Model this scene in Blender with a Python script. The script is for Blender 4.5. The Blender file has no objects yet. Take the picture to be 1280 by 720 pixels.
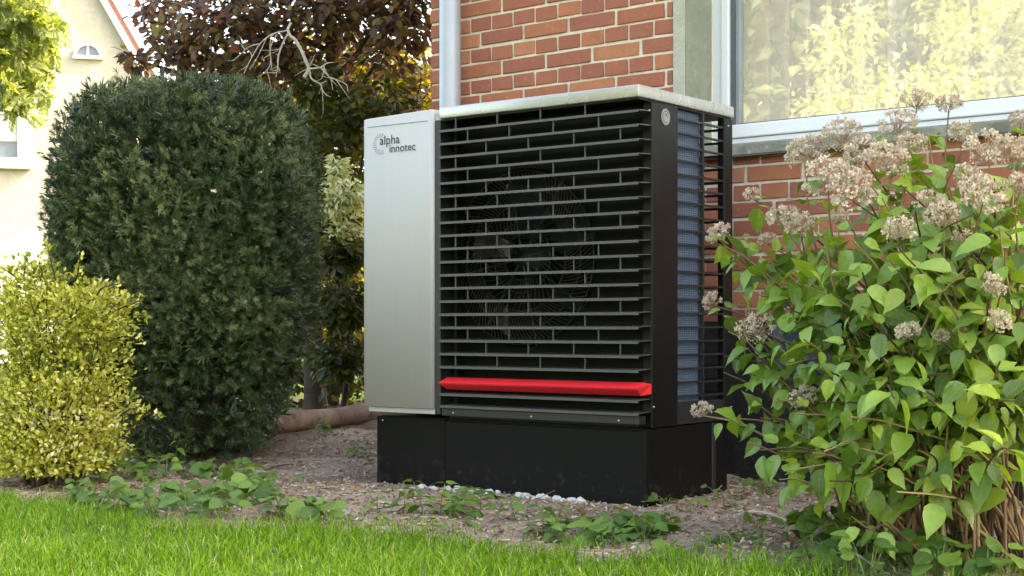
import bpy, bmesh, math
import numpy as np
from mathutils import Matrix, Vector

# ------------------------------------------------------------------ camera, sky, sun, exposure
SC = bpy.context.scene
COL = SC.collection
F, CX, HY, EYE = 1842.0, 640.0, 408.0, 0.634          # focal length in px of a 1280 px frame, principal column, horizon row
YAW = math.radians(37.63)
RV = np.array([math.cos(YAW), math.sin(YAW)])          # camera right, ground plan
DV = np.array([-math.sin(YAW), math.cos(YAW)])         # camera forward, ground plan
CAM = np.array([2.822, -4.391])
cam = bpy.data.cameras.new("camera")
cam.sensor_width = 36.0
cam.lens = F / 1280.0 * 36.0
cam.shift_y = (HY - 360.0) / 1280.0
cam.clip_end = 2000.0
cam_ob = bpy.data.objects.new("camera", cam)
cam_ob.location = (CAM[0], CAM[1], EYE)
cam_ob.rotation_euler = (math.pi / 2, 0, YAW)
COL.objects.link(cam_ob)
SC.camera = cam_ob

SUN_DIR = np.array([0.80, 0.60])                       # towards the sun, ground plan: behind and right of the brick house
SUN_EL = math.radians(40)
world = bpy.data.worlds.new("World")
SC.world = world
world.use_nodes = True
wn = world.node_tree
sky = wn.nodes.new("ShaderNodeTexSky")
sky.sky_type = 'NISHITA'
sky.sun_disc = False
sky.sun_elevation = SUN_EL
sky.sun_rotation = math.atan2(SUN_DIR[0], SUN_DIR[1])
sky.air_density = 1.0
sky.dust_density = 3.0
sky.ozone_density = 0.6
bg = wn.nodes["Background"]
bg.inputs[1].default_value = 0.15
wn.links.new(sky.outputs[0], bg.inputs[0])
sun = bpy.data.lights.new("sun", 'SUN')
sun.energy = 2.0
sun.angle = math.radians(0.55)
sun.color = (1.0, 0.93, 0.82)
sun_ob = bpy.data.objects.new("sun", sun)
sd = Vector((SUN_DIR[0] * math.cos(SUN_EL), SUN_DIR[1] * math.cos(SUN_EL), math.sin(SUN_EL)))
sun_ob.rotation_euler = sd.to_track_quat('Z', 'Y').to_euler()
sun_ob.location = (6, 8, 12)
COL.objects.link(sun_ob)
SC.view_settings.view_transform = 'Standard'
SC.view_settings.look = 'None'
SC.view_settings.gamma = 1.0
SC.view_settings.use_curve_mapping = False
SC.view_settings.exposure = 2.85
SC.view_settings.use_white_balance = True              # balanced for open shade, as the photograph is
SC.view_settings.white_balance_temperature = 8500
SC.view_settings.white_balance_tint = 10
SC.render.engine = 'CYCLES'
SC.cycles.max_bounces = 6
SC.cycles.diffuse_bounces = 3
SC.cycles.glossy_bounces = 3
SC.cycles.transparent_max_bounces = 12
SC.cycles.use_denoising = True
SC.cycles.adaptive_threshold = 0.02

rng = np.random.default_rng(11)
U = rng.uniform

# ------------------------------------------------------------------ measuring helpers
def pd(px, py, z):
    p = CAM + RV * (px - CX) / F * z + DV * z
    return np.array([p[0], p[1], EYE + (HY - py) / F * z])
def on_y(px, py, Y):
    d = RV * (px - CX) / F + DV
    return pd(px, py, (Y - CAM[1]) / d[1])
def on_ground(px, py, zh=0.0):
    return pd(px, py, (EYE - zh) * F / (py - HY))
def on_plane(px, py, p0, n):
    o = np.array([CAM[0], CAM[1], EYE]); d = pd(px, py, 1.0) - o
    return o + d * (np.dot(np.asarray(p0) - o, n) / np.dot(d, n))
def depth_of(P):
    return (np.asarray(P)[..., :2] - CAM) @ DV

# smooth value noise
_NT = np.random.default_rng(3).random((256, 256))
def vn(x, y):
    x = np.asarray(x, float); y = np.asarray(y, float)
    xi = np.floor(x).astype(int); yi = np.floor(y).astype(int)
    fx = x - xi; fy = y - yi
    fx = fx * fx * (3 - 2 * fx); fy = fy * fy * (3 - 2 * fy)
    g = lambda a, b: _NT[a % 256, b % 256]
    return (g(xi, yi) * (1 - fx) + g(xi + 1, yi) * fx) * (1 - fy) + (g(xi, yi + 1) * (1 - fx) + g(xi + 1, yi + 1) * fx) * fy
def sstep(a, b, x):
    t = np.clip((np.asarray(x, float) - a) / (b - a), 0, 1)
    return t * t * (3 - 2 * t)
def ground_h(x, y):
    x = np.asarray(x, float); y = np.asarray(y, float)
    bed = sstep(-1.3, -0.9, y)
    h = 0.10 * sstep(0.1, 1.3, y) * sstep(-1.25, -2.0, x)
    h = h + bed * (0.035 * (vn(x * 3.1 + 5, y * 3.1) - 0.5) + 0.028 * (vn(x * 9, y * 9 + 3) - 0.5) + 0.022 * (vn(x * 24, y * 24) - 0.5))
    near = sstep(0.35, 0.0, np.maximum(np.maximum(-1.35 - x, x - 0.05), np.maximum(-0.05 - y, y - 0.7)))
    return h * (1 - 0.75 * near) - 0.004
def lawn_edge(x):
    x = np.asarray(x, float)
    e = np.interp(x, [-9, -1.9, -1.4, -0.7, 0.4, 1.1, 1.7, 9], [-2.0, -1.26, -1.20, -1.17, -1.05, -0.90, -0.84, -0.6])
    return e + 0.22 * (vn(x * 2.3 + 40, x * 0 + 2) - 0.5) + 0.16 * (vn(x * 7 + 11, x * 0 + 9) - 0.5) + 0.06 * (vn(x * 21 + 3, x * 0 + 5) - 0.5)

# ------------------------------------------------------------------ materials
def new_mat(name):
    m = bpy.data.materials.new(name); m.use_nodes = True
    nt = m.node_tree; b = nt.nodes["Principled BSDF"]
    return m, nt, b
def N(nt, t, **kw):
    n = nt.nodes.new(t)
    for k, v in kw.items(): setattr(n, k, v)
    return n
def ramp(nt, fac, stops):
    r = N(nt, "ShaderNodeValToRGB")
    els = r.color_ramp.elements
    while len(els) < len(stops): els.new(0.5)
    for e, (p, c) in zip(els, stops):
        e.position = p; e.color = (*c, 1)
    nt.links.new(fac, r.inputs[0])
    return r.outputs[0]
def math_n(nt, op, a, b=None, c=None):
    n = N(nt, "ShaderNodeMath", operation=op)
    for i, v in enumerate((a, b, c)):
        if v is None: continue
        if isinstance(v, (int, float)): n.inputs[i].default_value = v
        else: nt.links.new(v, n.inputs[i])
    return n.outputs[0]
def noise(nt, scale, detail=4.0, rough=0.6, coord='Object', vec=None):
    n = N(nt, "ShaderNodeTexNoise")
    n.inputs['Scale'].default_value = scale; n.inputs['Detail'].default_value = detail; n.inputs['Roughness'].default_value = rough
    if vec is None:
        tc = N(nt, "ShaderNodeTexCoord"); vec = tc.outputs[coord]
    nt.links.new(vec, n.inputs['Vector'])
    return n.outputs['Fac']
def bump(nt, b, h, strength=0.3, dist=0.01):
    n = N(nt, "ShaderNodeBump"); n.inputs['Strength'].default_value = strength; n.inputs['Distance'].default_value = dist
    nt.links.new(h, n.inputs['Height']); nt.links.new(n.outputs[0], b.inputs['Normal'])
def mixc(nt, fac, a, b, blend='MIX'):
    n = N(nt, "ShaderNodeMix", data_type='RGBA', blend_type=blend)
    for s, v in ((n.inputs[0], fac), (n.inputs[6], a), (n.inputs[7], b)):
        if isinstance(v, (int, float)): s.default_value = v
        elif isinstance(v, tuple): s.default_value = (*v, 1)
        else: nt.links.new(v, s)
    return n.outputs[2]

def plain(name, col, rough=0.5, metal=0.0, var=0.12, scale=8.0, bmp=0.0, bscale=60.0, spec=0.5, rvar=0.1):
    m, nt, b = new_mat(name)
    f = noise(nt, scale)
    lo = tuple(c * (1 - var) for c in col); hi = tuple(min(1, c * (1 + var)) for c in col)
    nt.links.new(ramp(nt, f, [(0.3, lo), (0.7, hi)]), b.inputs['Base Color'])
    b.inputs['Metallic'].default_value = metal
    b.inputs['Specular IOR Level'].default_value = spec
    f2 = noise(nt, scale * 3.1)
    nt.links.new(math_n(nt, 'MULTIPLY_ADD', f2, rvar * 2, rough - rvar), b.inputs['Roughness'])
    if bmp: bump(nt, b, noise(nt, bscale, 5), bmp, 0.004)
    return m

def variation(nt):
    """0..1 per leaf or brick: a stored value on joined meshes, the object's own random on single pieces"""
    a = N(nt, "ShaderNodeAttribute", attribute_name="tint"); s = N(nt, "ShaderNodeAttribute", attribute_name="single")
    oi = N(nt, "ShaderNodeObjectInfo")
    return math_n(nt, 'ADD', a.outputs['Fac'], math_n(nt, 'MULTIPLY', s.outputs['Fac'], oi.outputs['Random']))

def leaf_mat(name, stops, transl=0.35, rough=0.45, veins=False, tboost=(1.25, 1.15, 0.5), spec=0.4):
    m, nt, b = new_mat(name)
    v = variation(nt)
    c = ramp(nt, v, stops)
    if veins:
        uv = N(nt, "ShaderNodeUVMap"); sx = N(nt, "ShaderNodeSeparateXYZ"); nt.links.new(uv.outputs[0], sx.inputs[0])
        ax = math_n(nt, 'ABSOLUTE', sx.outputs[0])
        mid = math_n(nt, 'LESS_THAN', ax, 0.014)
        side = math_n(nt, 'PINGPONG', math_n(nt, 'MULTIPLY_ADD', ax, -0.55, sx.outputs[1]), 0.075)
        sv = math_n(nt, 'LESS_THAN', side, 0.008)
        f = math_n(nt, 'MAXIMUM', math_n(nt, 'MULTIPLY', mid, 0.55), math_n(nt, 'MULTIPLY', sv, 0.28))
        c = mixc(nt, math_n(nt, 'MULTIPLY', f, 0.6), c, (0.30, 0.42, 0.14))
        bump(nt, b, math_n(nt, 'SINE', math_n(nt, 'MULTIPLY', side, 40)), 0.12, 0.003)
    if veins:
        uv2 = N(nt, "ShaderNodeUVMap"); oi2 = N(nt, "ShaderNodeObjectInfo")
        ad = N(nt, "ShaderNodeVectorMath", operation='ADD'); nt.links.new(uv2.outputs[0], ad.inputs[0]); nt.links.new(oi2.outputs['Location'], ad.inputs[1])
        nn_ = noise(nt, 5.0, 4, 0.6, vec=ad.outputs[0])
        c = mixc(nt, math_n(nt, 'MULTIPLY', ramp(nt, nn_, [(0.35, (1, 1, 1)), (0.65, (0, 0, 0))]), 0.35), c, mixc(nt, 1.0, c, (0.55, 0.62, 0.5), 'MULTIPLY'))
        c = mixc(nt, math_n(nt, 'MULTIPLY', ramp(nt, noise(nt, 13, 3, 0.7, vec=ad.outputs[0]), [(0.68, (0, 0, 0)), (0.74, (1, 1, 1))]), 0.6), c, (0.20, 0.13, 0.05))
    nt.links.new(c, b.inputs['Base Color'])
    b.inputs['Roughness'].default_value = rough
    b.inputs['Specular IOR Level'].default_value = spec
    t = N(nt, "ShaderNodeBsdfTranslucent")
    nt.links.new(mixc(nt, 1.0, c, tboost, 'MULTIPLY'), t.inputs[0])
    mx = N(nt, "ShaderNodeMixShader"); mx.inputs[0].default_value = transl
    nt.links.new(b.outputs[0], mx.inputs[1]); nt.links.new(t.outputs[0], mx.inputs[2])
    nt.links.new(mx.outputs[0], nt.nodes["Material Output"].inputs[0])
    return m

# ------------------------------------------------------------------ mesh helpers
def fastmesh(name, V, T, tint=None, single=None, uv=None, smooth=False):
    V = np.ascontiguousarray(V, dtype=np.float32); T = np.ascontiguousarray(T, dtype=np.int32)
    me = bpy.data.meshes.new(name)
    k = T.shape[1]
    me.vertices.add(len(V)); me.vertices.foreach_set("co", V.ravel())
    me.loops.add(T.size); me.loops.foreach_set("vertex_index", T.ravel())
    me.polygons.add(len(T)); me.polygons.foreach_set("loop_start", np.arange(0, T.size, k, dtype=np.int32))
    me.polygons.foreach_set("use_smooth", np.full(len(T), smooth, dtype=bool))
    if tint is not None:
        a = me.attributes.new("tint", 'FLOAT', 'POINT'); a.data.foreach_set("value", np.ascontiguousarray(tint, dtype=np.float32))
    if single is not None:
        a = me.attributes.new("single", 'FLOAT', 'POINT'); a.data.foreach_set("value", np.full(len(V), single, dtype=np.float32))
    if uv is not None:
        l = me.uv_layers.new(name="UVMap"); l.data.foreach_set("uv", np.ascontiguousarray(uv[T.ravel()], dtype=np.float32).ravel())
    me.update(calc_edges=True); me.validate()
    return me
def link(name, me, mat=None, parent=None, loc=None):
    if mat is not None and me is not None and len(me.materials) == 0: me.materials.append(mat)
    o = bpy.data.objects.new(name, me); COL.objects.link(o)
    if parent is not None: o.parent = parent
    if loc is not None: o.location = loc
    return o
def tag(o, label=None, cat=None, group=None, kind=None):
    if label: o["label"] = label
    if cat: o["category"] = cat
    if group: o["group"] = group
    if kind: o["kind"] = kind
    return o
def thing(name, label, cat, loc=(0, 0, 0), rz=0.0, group=None):
    o = bpy.data.objects.new(name, None); COL.objects.link(o)
    o.empty_display_size = 0.1
    o.location = loc; o.rotation_euler = (0, 0, rz)
    return tag(o, label, cat, group)

def bm_box(bm, lo, hi, mat=0):
    r = bmesh.ops.create_cube(bm, size=1.0)
    c = [(a + b) / 2 for a, b in zip(lo, hi)]; s = [b - a for a, b in zip(lo, hi)]
    for v in r['verts']: v.co = Vector((v.co.x * s[0] + c[0], v.co.y * s[1] + c[1], v.co.z * s[2] + c[2]))
    return r['verts']
def box(name, lo, hi, mat, parent=None, bevel=0.0, seg=2):
    bm = bmesh.new(); bm_box(bm, lo, hi)
    if bevel: bmesh.ops.bevel(bm, geom=bm.edges[:], offset=bevel, segments=seg, affect='EDGES', profile=0.5)
    me = bpy.data.meshes.new(name); bm.to_mesh(me); bm.free()
    if bevel: me.shade_smooth() if hasattr(me, "shade_smooth") and seg > 2 else None
    return link(name, me, mat, parent)
def boxes(name, lst, mat, parent=None, bevel=0.0):
    bm = bmesh.new()
    for lo, hi in lst: bm_box(bm, lo, hi)
    if bevel: bmesh.ops.bevel(bm, geom=bm.edges[:], offset=bevel, segments=1, affect='EDGES')
    me = bpy.data.meshes.new(name); bm.to_mesh(me); bm.free()
    return link(name, me, mat, parent)
def poly(name, V, Fc, mat, parent=None, smooth=False):
    me = bpy.data.meshes.new(name); me.from_pydata([tuple(map(float, v)) for v in V], [], Fc); me.update()
    if smooth: me.polygons.foreach_set("use_smooth", [True] * len(me.polygons))
    return link(name, me, mat, parent)
def prism_x(name, prof, x0, x1, mat, parent=None, ends0=0.0, bevel=0.0):
    """profile in (y, z) run along x"""
    n = len(prof)
    V = [(x0, y, z) for y, z in prof] + [(x1, y, z) for y, z in prof]
    Fc = [tuple(range(n - 1, -1, -1)), tuple(range(n, 2 * n))] + [(i, (i + 1) % n, n + (i + 1) % n, n + i) for i in range(n)]
    o = poly(name, V, Fc, mat, parent)
    bm = bmesh.new(); bm.from_mesh(o.data); bmesh.ops.recalc_face_normals(bm, faces=bm.faces[:])
    if bevel: bmesh.ops.bevel(bm, geom=bm.edges[:], offset=bevel, segments=2, affect='EDGES')
    bm.to_mesh(o.data); bm.free()
    return o

def tube_arrays(paths, sides=6):
    """paths: list of (points (n,3), radii (n,)) -> V, quads"""
    Vs, Fs, off = [], [], 0
    ang = np.arange(sides) * 2 * math.pi / sides
    for pts, rad in paths:
        pts = np.asarray(pts, float); n = len(pts)
        rad = np.broadcast_to(np.asarray(rad, float), (n,))
        tan = np.gradient(pts, axis=0); tan /= np.linalg.norm(tan, axis=1, keepdims=True) + 1e-9
        ref = np.array([0.31, 0.95, 0.05]) if abs(tan[0][2]) > 0.7 else np.array([0.05, 0.1, 1.0])
        a = np.cross(tan, ref); a /= np.linalg.norm(a, axis=1, keepdims=True) + 1e-9
        b = np.cross(tan, a)
        V = pts[:, None, :] + rad[:, None, None] * (np.cos(ang)[None, :, None] * a[:, None, :] + np.sin(ang)[None, :, None] * b[:, None, :])
        i = np.arange(n - 1)[:, None] * sides; j = np.arange(sides)[None, :]; j2 = (j + 1) % sides
        Fq = np.stack([i + j, i + j2, i + sides + j2, i + sides + j], -1).reshape(-1, 4) + off
        Vs.append(V.reshape(-1, 3)); Fs.append(Fq); off += n * sides
    return np.concatenate(Vs), np.concatenate(Fs)
def tubes(name, paths, mat, parent=None, sides=6):
    V, Fq = tube_arrays(paths, sides)
    return link(name, fastmesh(name, V, Fq, None, 1.0, smooth=True), mat, parent)
def spline(pts, n=10):
    """Catmull-Rom through the points"""
    P = np.asarray(pts, float); P = np.vstack([2 * P[0] - P[1], P, 2 * P[-1] - P[-2]])
    out = []
    for i in range(1, len(P) - 2):
        t = np.linspace(0, 1, n, endpoint=False)[:, None]
        out.append(0.5 * (2 * P[i] + (P[i + 1] - P[i - 1]) * t + (2 * P[i - 1] - 5 * P[i] + 4 * P[i + 1] - P[i + 2]) * t ** 2 + (3 * P[i] - P[i - 1] - 3 * P[i + 1] + P[i + 2]) * t ** 3))
    return np.vstack(out + [P[-2][None]])

# ------------------------------------------------------------------ leaves
def unit(v):
    return v / (np.linalg.norm(v, axis=-1, keepdims=True) + 1e-9)
def frames(tip, nrm):
    """matrices with columns side, tip, normal"""
    tip = unit(tip); side = unit(np.cross(tip, nrm)); nrm = np.cross(side, tip)
    return np.stack([side, tip, nrm], -1)
def leaf_template(rows, fold=0.12, curl=0.25, wave=0.0):
    """rows: (t, halfwidth); returns V, T, UV of one leaf of length 1 along +y"""
    V, idx = [], []
    for k, (t, w) in enumerate(rows):
        z = -curl * t * t
        if w <= 1e-6: idx.append([len(V)]); V.append((0, t, z))
        else:
            s = wave * (1 if k % 2 else -1)
            idx.append([len(V), len(V) + 1, len(V) + 2]); V += [(-w, t - 0.02, z + fold * w * 2 + s), (0, t, z), (w, t - 0.02, z + fold * w * 2 - s)]
    T = []
    for a, b in zip(idx[:-1], idx[1:]):
        if len(a) == 1: T += [(a[0], b[1], b[0]), (a[0], b[2], b[1])]
        elif len(b) == 1: T += [(a[0], a[1], b[0]), (a[1], a[2], b[0])]
        else: T += [(a[0], a[1], b[1]), (a[0], b[1], b[0]), (a[1], a[2], b[2]), (a[1], b[2], b[1])]
    V = np.array(V, float)
    return V, np.array(T), V[:, :2].copy()
LEAF_SMALL = leaf_template([(0, 0), (0.45, 0.30), (1, 0)], 0.15, 0.12)
LEAF_BEECH = leaf_template([(0, 0), (0.25, 0.25), (0.6, 0.30), (1, 0)], 0.10, 0.2, 0.01)
LEAF_LONG = leaf_template([(0, 0), (0.3, 0.15), (0.65, 0.14), (1, 0)], 0.10, 0.35)
HYD = [leaf_template([(0, 0), (0.10, 0.19), (0.28, 0.30), (0.5, 0.285), (0.72, 0.175), (0.88, 0.06), (1, 0)], f, c, w) for f, c, w in ((0.14, 0.30, 0.012), (0.05, 0.45, 0.02), (0.22, 0.18, 0.01))]
ROUND = [leaf_template([(0, 0.10), (0.08, 0.34), (0.35, 0.46), (0.65, 0.40), (0.88, 0.2), (1, 0)], f, c, 0.02) for f, c in ((0.08, 0.2), (0.02, 0.35))]
NETTLE = [leaf_template([(0, 0), (0.08, 0.22), (0.3, 0.30), (0.55, 0.23), (0.78, 0.12), (1, 0)], f, c, 0.015) for f, c in ((0.12, 0.3), (0.04, 0.5))]

def scatter(name, tpl, P, M, S, tint, mat, parent=None, kind="stuff", smooth=False):
    V0, T0, UV0 = tpl
    n = len(P); k = len(V0)
    V = np.einsum('nij,kj->nki', M * np.asarray(S)[:, None, None], V0) + P[:, None, :]
    T = T0[None] + (np.arange(n) * k)[:, None, None]
    me = fastmesh(name, V.reshape(-1, 3), T.reshape(-1, T0.shape[1]), np.repeat(tint, k), 0.0, np.tile(UV0, (n, 1)), smooth)
    o = link(name, me, mat, parent)
    if kind: o["kind"] = kind
    return o
def template_mesh(name, tpl, mat, smooth=True):
    me = fastmesh(name, tpl[0], tpl[1], np.zeros(len(tpl[0])), 1.0, tpl[2], smooth)
    me.materials.append(mat)
    return me
def singles(name, meshes, P, M, S, parent):
    inv = parent.matrix_basis.inverted()
    for i in range(len(P)):
        m4 = Matrix(M[i].tolist()).to_4x4()
        s = S[i]
        o = bpy.data.objects.new(name, meshes[i % len(meshes)]); COL.objects.link(o); o.parent = parent
        o.matrix_basis = inv @ (Matrix.Translation(Vector(P[i])) @ m4 @ Matrix.Diagonal((s, s, s, 1)))
def rand_dirs(n):
    return unit(rng.normal(size=(n, 3)))
def foliage(parent, tpl, P, tip, nrm, size, mat, n_single=0, tint=None, part="foliage", leaf="leaf"):
    """the n_single leaves nearest the camera and inside the frame become objects, the rest one joined part"""
    M = frames(tip, nrm)
    P = np.asarray(P, float)
    tint = U(0, 1, len(P)) if tint is None else tint
    pick = np.zeros(len(P), bool)
    if n_single:
        d = depth_of(P); lat = (P[:, :2] - CAM) @ RV
        u = CX + F * lat / d; v = HY - F * (P[:, 2] - EYE) / d
        ok = (u > 5) & (u < 1275) & (v > 5) & (v < 715)
        order = np.argsort(np.where(ok, d - 6 * size, 1e9))[:n_single]
        pick[order] = True
        tps = tpl if isinstance(tpl, list) else [tpl]
        singles(leaf, [template_mesh(leaf, t, mat) for t in tps], P[pick], M[pick], size[pick], parent)
    root = np.array(parent.matrix_basis.inverted())
    rest = ~pick
    t0 = tpl[0] if isinstance(tpl, list) else tpl
    if rest.any():
        Pl = P[rest] @ root[:3, :3].T + root[:3, 3]
        Ml = np.einsum('ij,njk->nik', root[:3, :3], M[rest])
        scatter(part, t0, Pl, Ml, size[rest], tint[rest], mat, parent)

def ellipsoid_points(n, c, r, shell=0.45, lump=0.0):
    d = rand_dirs(n)
    rad = U(shell, 1, n) ** 0.6
    if lump: rad = rad * (1 + lump * (vn(d[:, 0] * 3 + c[0] * 7 + 9, d[:, 2] * 3 + d[:, 1] * 2 + 30) - 0.5) * 2)
    return np.asarray(c) + d * rad[:, None] * np.asarray(r), d
AX = np.array([[RV[0], RV[1], 0], [DV[0], DV[1], 0], [0, 0, 1.0]])   # plan axes across / away / up
def blob_points(n, px, py, z, rx, ry, rz, shell=0.2, lump=0.3):
    """uneven clump centred on a measured spot; radii across, away and up in metres"""
    c = pd(px, py, z)
    P, d = ellipsoid_points(n, np.zeros(3), (rx, ry, rz), shell, lump)
    return c + P @ AX, d @ AX

# ------------------------------------------------------------------ palette
M_SOIL = None
m_black = plain("black_powder_coat", (0.0075, 0.0075, 0.0075), 0.42, 0.0, 0.2, 5, 0.05, 900, 0.28)
m_inner = plain("matt_black_inside", (0.010, 0.010, 0.0095), 0.7, 0, 0.2, 5, spec=0.2)
def mat_plinth():
    m, nt, b = new_mat("black_powder_coat_soil_splashed")
    n1 = noise(nt, 26, 5, 0.7); n2 = noise(nt, 5, 4, 0.6)
    tc = N(nt, "ShaderNodeTexCoord"); sx = N(nt, "ShaderNodeSeparateXYZ"); nt.links.new(tc.outputs['Object'], sx.inputs[0])
    low = ramp(nt, math_n(nt, 'MULTIPLY_ADD', n1, -0.10, sx.outputs[2]), [(0.0, (1, 1, 1)), (0.07, (0, 0, 0))])
    sp_ = ramp(nt, n1, [(0.55, (0, 0, 0)), (0.72, (1, 1, 1))])
    f = math_n(nt, 'MULTIPLY', math_n(nt, 'MULTIPLY', sp_, low), 0.30)
    nt.links.new(mixc(nt, f, (0.0075, 0.0075, 0.0075), (0.14, 0.10, 0.07)), b.inputs['Base Color'])
    nt.links.new(math_n(nt, 'MULTIPLY_ADD', n2, 0.2, 0.40), b.inputs['Roughness']); b.inputs['Specular IOR Level'].default_value = 0.12
    return m
m_plinth = mat_plinth()
m_dark = plain("anthracite_plastic", (0.019, 0.0195, 0.020), 0.45, 0, 0.15, 7, 0.04, 700)
m_lip = plain("anthracite_edge_plastic", (0.075, 0.075, 0.073), 0.40, 0, 0.12, 7, 0.04, 700)
def mat_silver():
    m, nt, b = new_mat("silver_painted_sheet_metal")
    tc = N(nt, "ShaderNodeTexCoord"); mp = N(nt, "ShaderNodeMapping"); mp.inputs['Scale'].default_value = (38, 38, 1.6); nt.links.new(tc.outputs['Object'], mp.inputs[0])
    st = noise(nt, 1.0, 4, 0.6, vec=mp.outputs[0]); fine = noise(nt, 240, 3, 0.7); big = noise(nt, 3.5, 4, 0.6)
    c = ramp(nt, st, [(0.35, (0.446, 0.445, 0.442)), (0.65, (0.460, 0.460, 0.458))])
    c = mixc(nt, math_n(nt, 'MULTIPLY', ramp(nt, fine, [(0.66, (0, 0, 0)), (0.74, (1, 1, 1))]), 0.25), c, (0.33, 0.31, 0.27))
    c = mixc(nt, math_n(nt, 'MULTIPLY', ramp(nt, big, [(0.45, (0, 0, 0)), (0.7, (1, 1, 1))]), 0.18), c, (0.46, 0.445, 0.41))
    nt.links.new(c, b.inputs['Base Color']); nt.links.new(math_n(nt, 'MULTIPLY_ADD', big, 0.2, 0.42), b.inputs['Roughness']); b.inputs['Specular IOR Level'].default_value = 0.3
    return m
m_silver = mat_silver()
m_cap = plain("brushed_silver_cover", (0.43, 0.43, 0.425), 0.27, 0.40, 0.03, 3)
m_red = plain("red_plastic", (0.86, 0.030, 0.042), 0.33, 0, 0.05, 5)
m_wire = plain("grey_wire", (0.085, 0.082, 0.072), 0.4, 0.4, 0.1)
m_screw = plain("bright_screw_metal", (0.6, 0.6, 0.58), 0.3, 0.9, 0.05)
m_zinc = plain("zinc_pipe_metal", (0.44, 0.48, 0.54), 0.42, 0.15, 0.06, 6)
m_pvc = plain("white_window_plastic", (0.80, 0.81, 0.83), 0.3, 0, 0.02, 3)
m_gasket = plain("grey_rubber_gasket", (0.10, 0.11, 0.125), 0.5, 0, 0.1)
m_bar = plain("grey_spacer_bar", (0.32, 0.36, 0.40), 0.4, 0.3, 0.05)
m_mortar = plain("pale_mortar", (0.70, 0.63, 0.50), 0.9, 0, 0.14, 18, 0.5, 160, 0.2)
m_letter = plain("dark_grey_print", (0.035, 0.037, 0.04), 0.45, 0, 0.05)
m_badge = plain("silver_round_badge_print", (0.33, 0.33, 0.325), 0.35, 0.5, 0.05)
m_badge2 = plain("dark_badge_print", (0.09, 0.09, 0.09), 0.4, 0.3, 0.05)

def mat_brick():
    m, nt, b = new_mat("red_brick")
    v = variation(nt)
    base = ramp(nt, v, [(0.0, (0.34, 0.112, 0.074)), (0.2, (0.37, 0.124, 0.076)), (0.5, (0.39, 0.130, 0.072)), (0.75, (0.45, 0.160, 0.080)), (1.0, (0.50, 0.20, 0.10))])
    g = N(nt, "ShaderNodeNewGeometry")
    n1 = noise(nt, 14, 5, 0.65, vec=g.outputs['Position']); n2 = noise(nt, 90, 4, 0.7, vec=g.outputs['Position']); n3 = noise(nt, 38, 3, 0.6, vec=g.outputs['Position'])
    c = mixc(nt, math_n(nt, 'MULTIPLY', ramp(nt, n1, [(0.42, (0, 0, 0)), (0.66, (1, 1, 1))]), 0.3), base, (0.28, 0.090, 0.066))
    c = mixc(nt, math_n(nt, 'MULTIPLY', ramp(nt, n2, [(0.60, (0, 0, 0)), (0.70, (1, 1, 1))]), 0.55), c, (0.10, 0.035, 0.028))
    c = mixc(nt, math_n(nt, 'MULTIPLY', ramp(nt, n3, [(0.60, (0, 0, 0)), (0.72, (1, 1, 1))]), 0.35), c, (0.52, 0.27, 0.17))
    nt.links.new(c, b.inputs['Base Color'])
    b.inputs['Roughness'].default_value = 0.82; b.inputs['Specular IOR Level'].default_value = 0.3
    bump(nt, b, math_n(nt, 'ADD', n2, math_n(nt, 'MULTIPLY', n1, 0.6)), 0.45, 0.006)
    return m
m_brick = mat_brick()
def mat_concrete(name, a, bcol, spots=(0.36, 0.35, 0.28)):
    m, nt, b = new_mat(name)
    n1 = noise(nt, 9, 6, 0.65); n2 = noise(nt, 70, 4, 0.7); n3 = noise(nt, 22, 4, 0.6)
    c = ramp(nt, n1, [(0.32, a), (0.68, bcol)])
    c = mixc(nt, math_n(nt, 'MULTIPLY', ramp(nt, n3, [(0.58, (0, 0, 0)), (0.68, (1, 1, 1))]), 0.5), c, spots)
    c = mixc(nt, math_n(nt, 'MULTIPLY', ramp(nt, n2, [(0.62, (0, 0, 0)), (0.72, (1, 1, 1))]), 0.6), c, tuple(x * 0.55 for x in a))
    nt.links.new(c, b.inputs['Base Color']); b.inputs['Roughness'].default_value = 0.9; b.inputs['Specular IOR Level'].default_value = 0.2
    bump(nt, b, math_n(nt, 'ADD', n2, n1), 0.7, 0.008)
    return m
m_surround = mat_concrete("painted_concrete_surround", (0.40, 0.39, 0.30), (0.52, 0.50, 0.40), (0.58, 0.56, 0.48))
m_reveal = mat_concrete("weathered_green_grey_plaster", (0.26, 0.28, 0.21), (0.33, 0.345, 0.27), (0.42, 0.42, 0.35))
m_sill = mat_concrete("lichen_stained_concrete_sill", (0.17, 0.165, 0.125), (0.36, 0.35, 0.28), (0.60, 0.58, 0.48))

# ------------------------------------------------------------------ ground
def axis(lo, hi, step, far):
    a = list(np.arange(lo, hi + 1e-6, step)); d = step
    l = [lo]; r = [hi]
    while r[-1] < far: d *= 1.35; l.append(l[-1] - d); r.append(r[-1] + d)
    return np.array(l[:0:-1] + a + r[1:])
gx = axis(-5.2, 3.2, 0.028, 600); gy = axis(-3.4, 3.2, 0.028, 600)
XX, YY = np.meshgrid(gx, gy, indexing='ij')
ZZ = ground_h(XX, YY)
V = np.stack([XX, YY, ZZ], -1).reshape(-1, 3)
ni, nj = XX.shape
ii, jj = np.meshgrid(np.arange(ni - 1), np.arange(nj - 1), indexing='ij')
q = (ii * nj + jj).ravel()
Q = np.stack([q, q + nj, q + nj + 1, q + 1], -1)
gm = fastmesh("ground", V, Q, smooth=True)
turf = sstep(0.05, -0.10, YY - lawn_edge(XX)) * 0 + (YY < lawn_edge(XX) - 0.02)
turf = np.maximum(turf, (np.abs(XX + 1) > 5.5) | (YY > 3.2))
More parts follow.
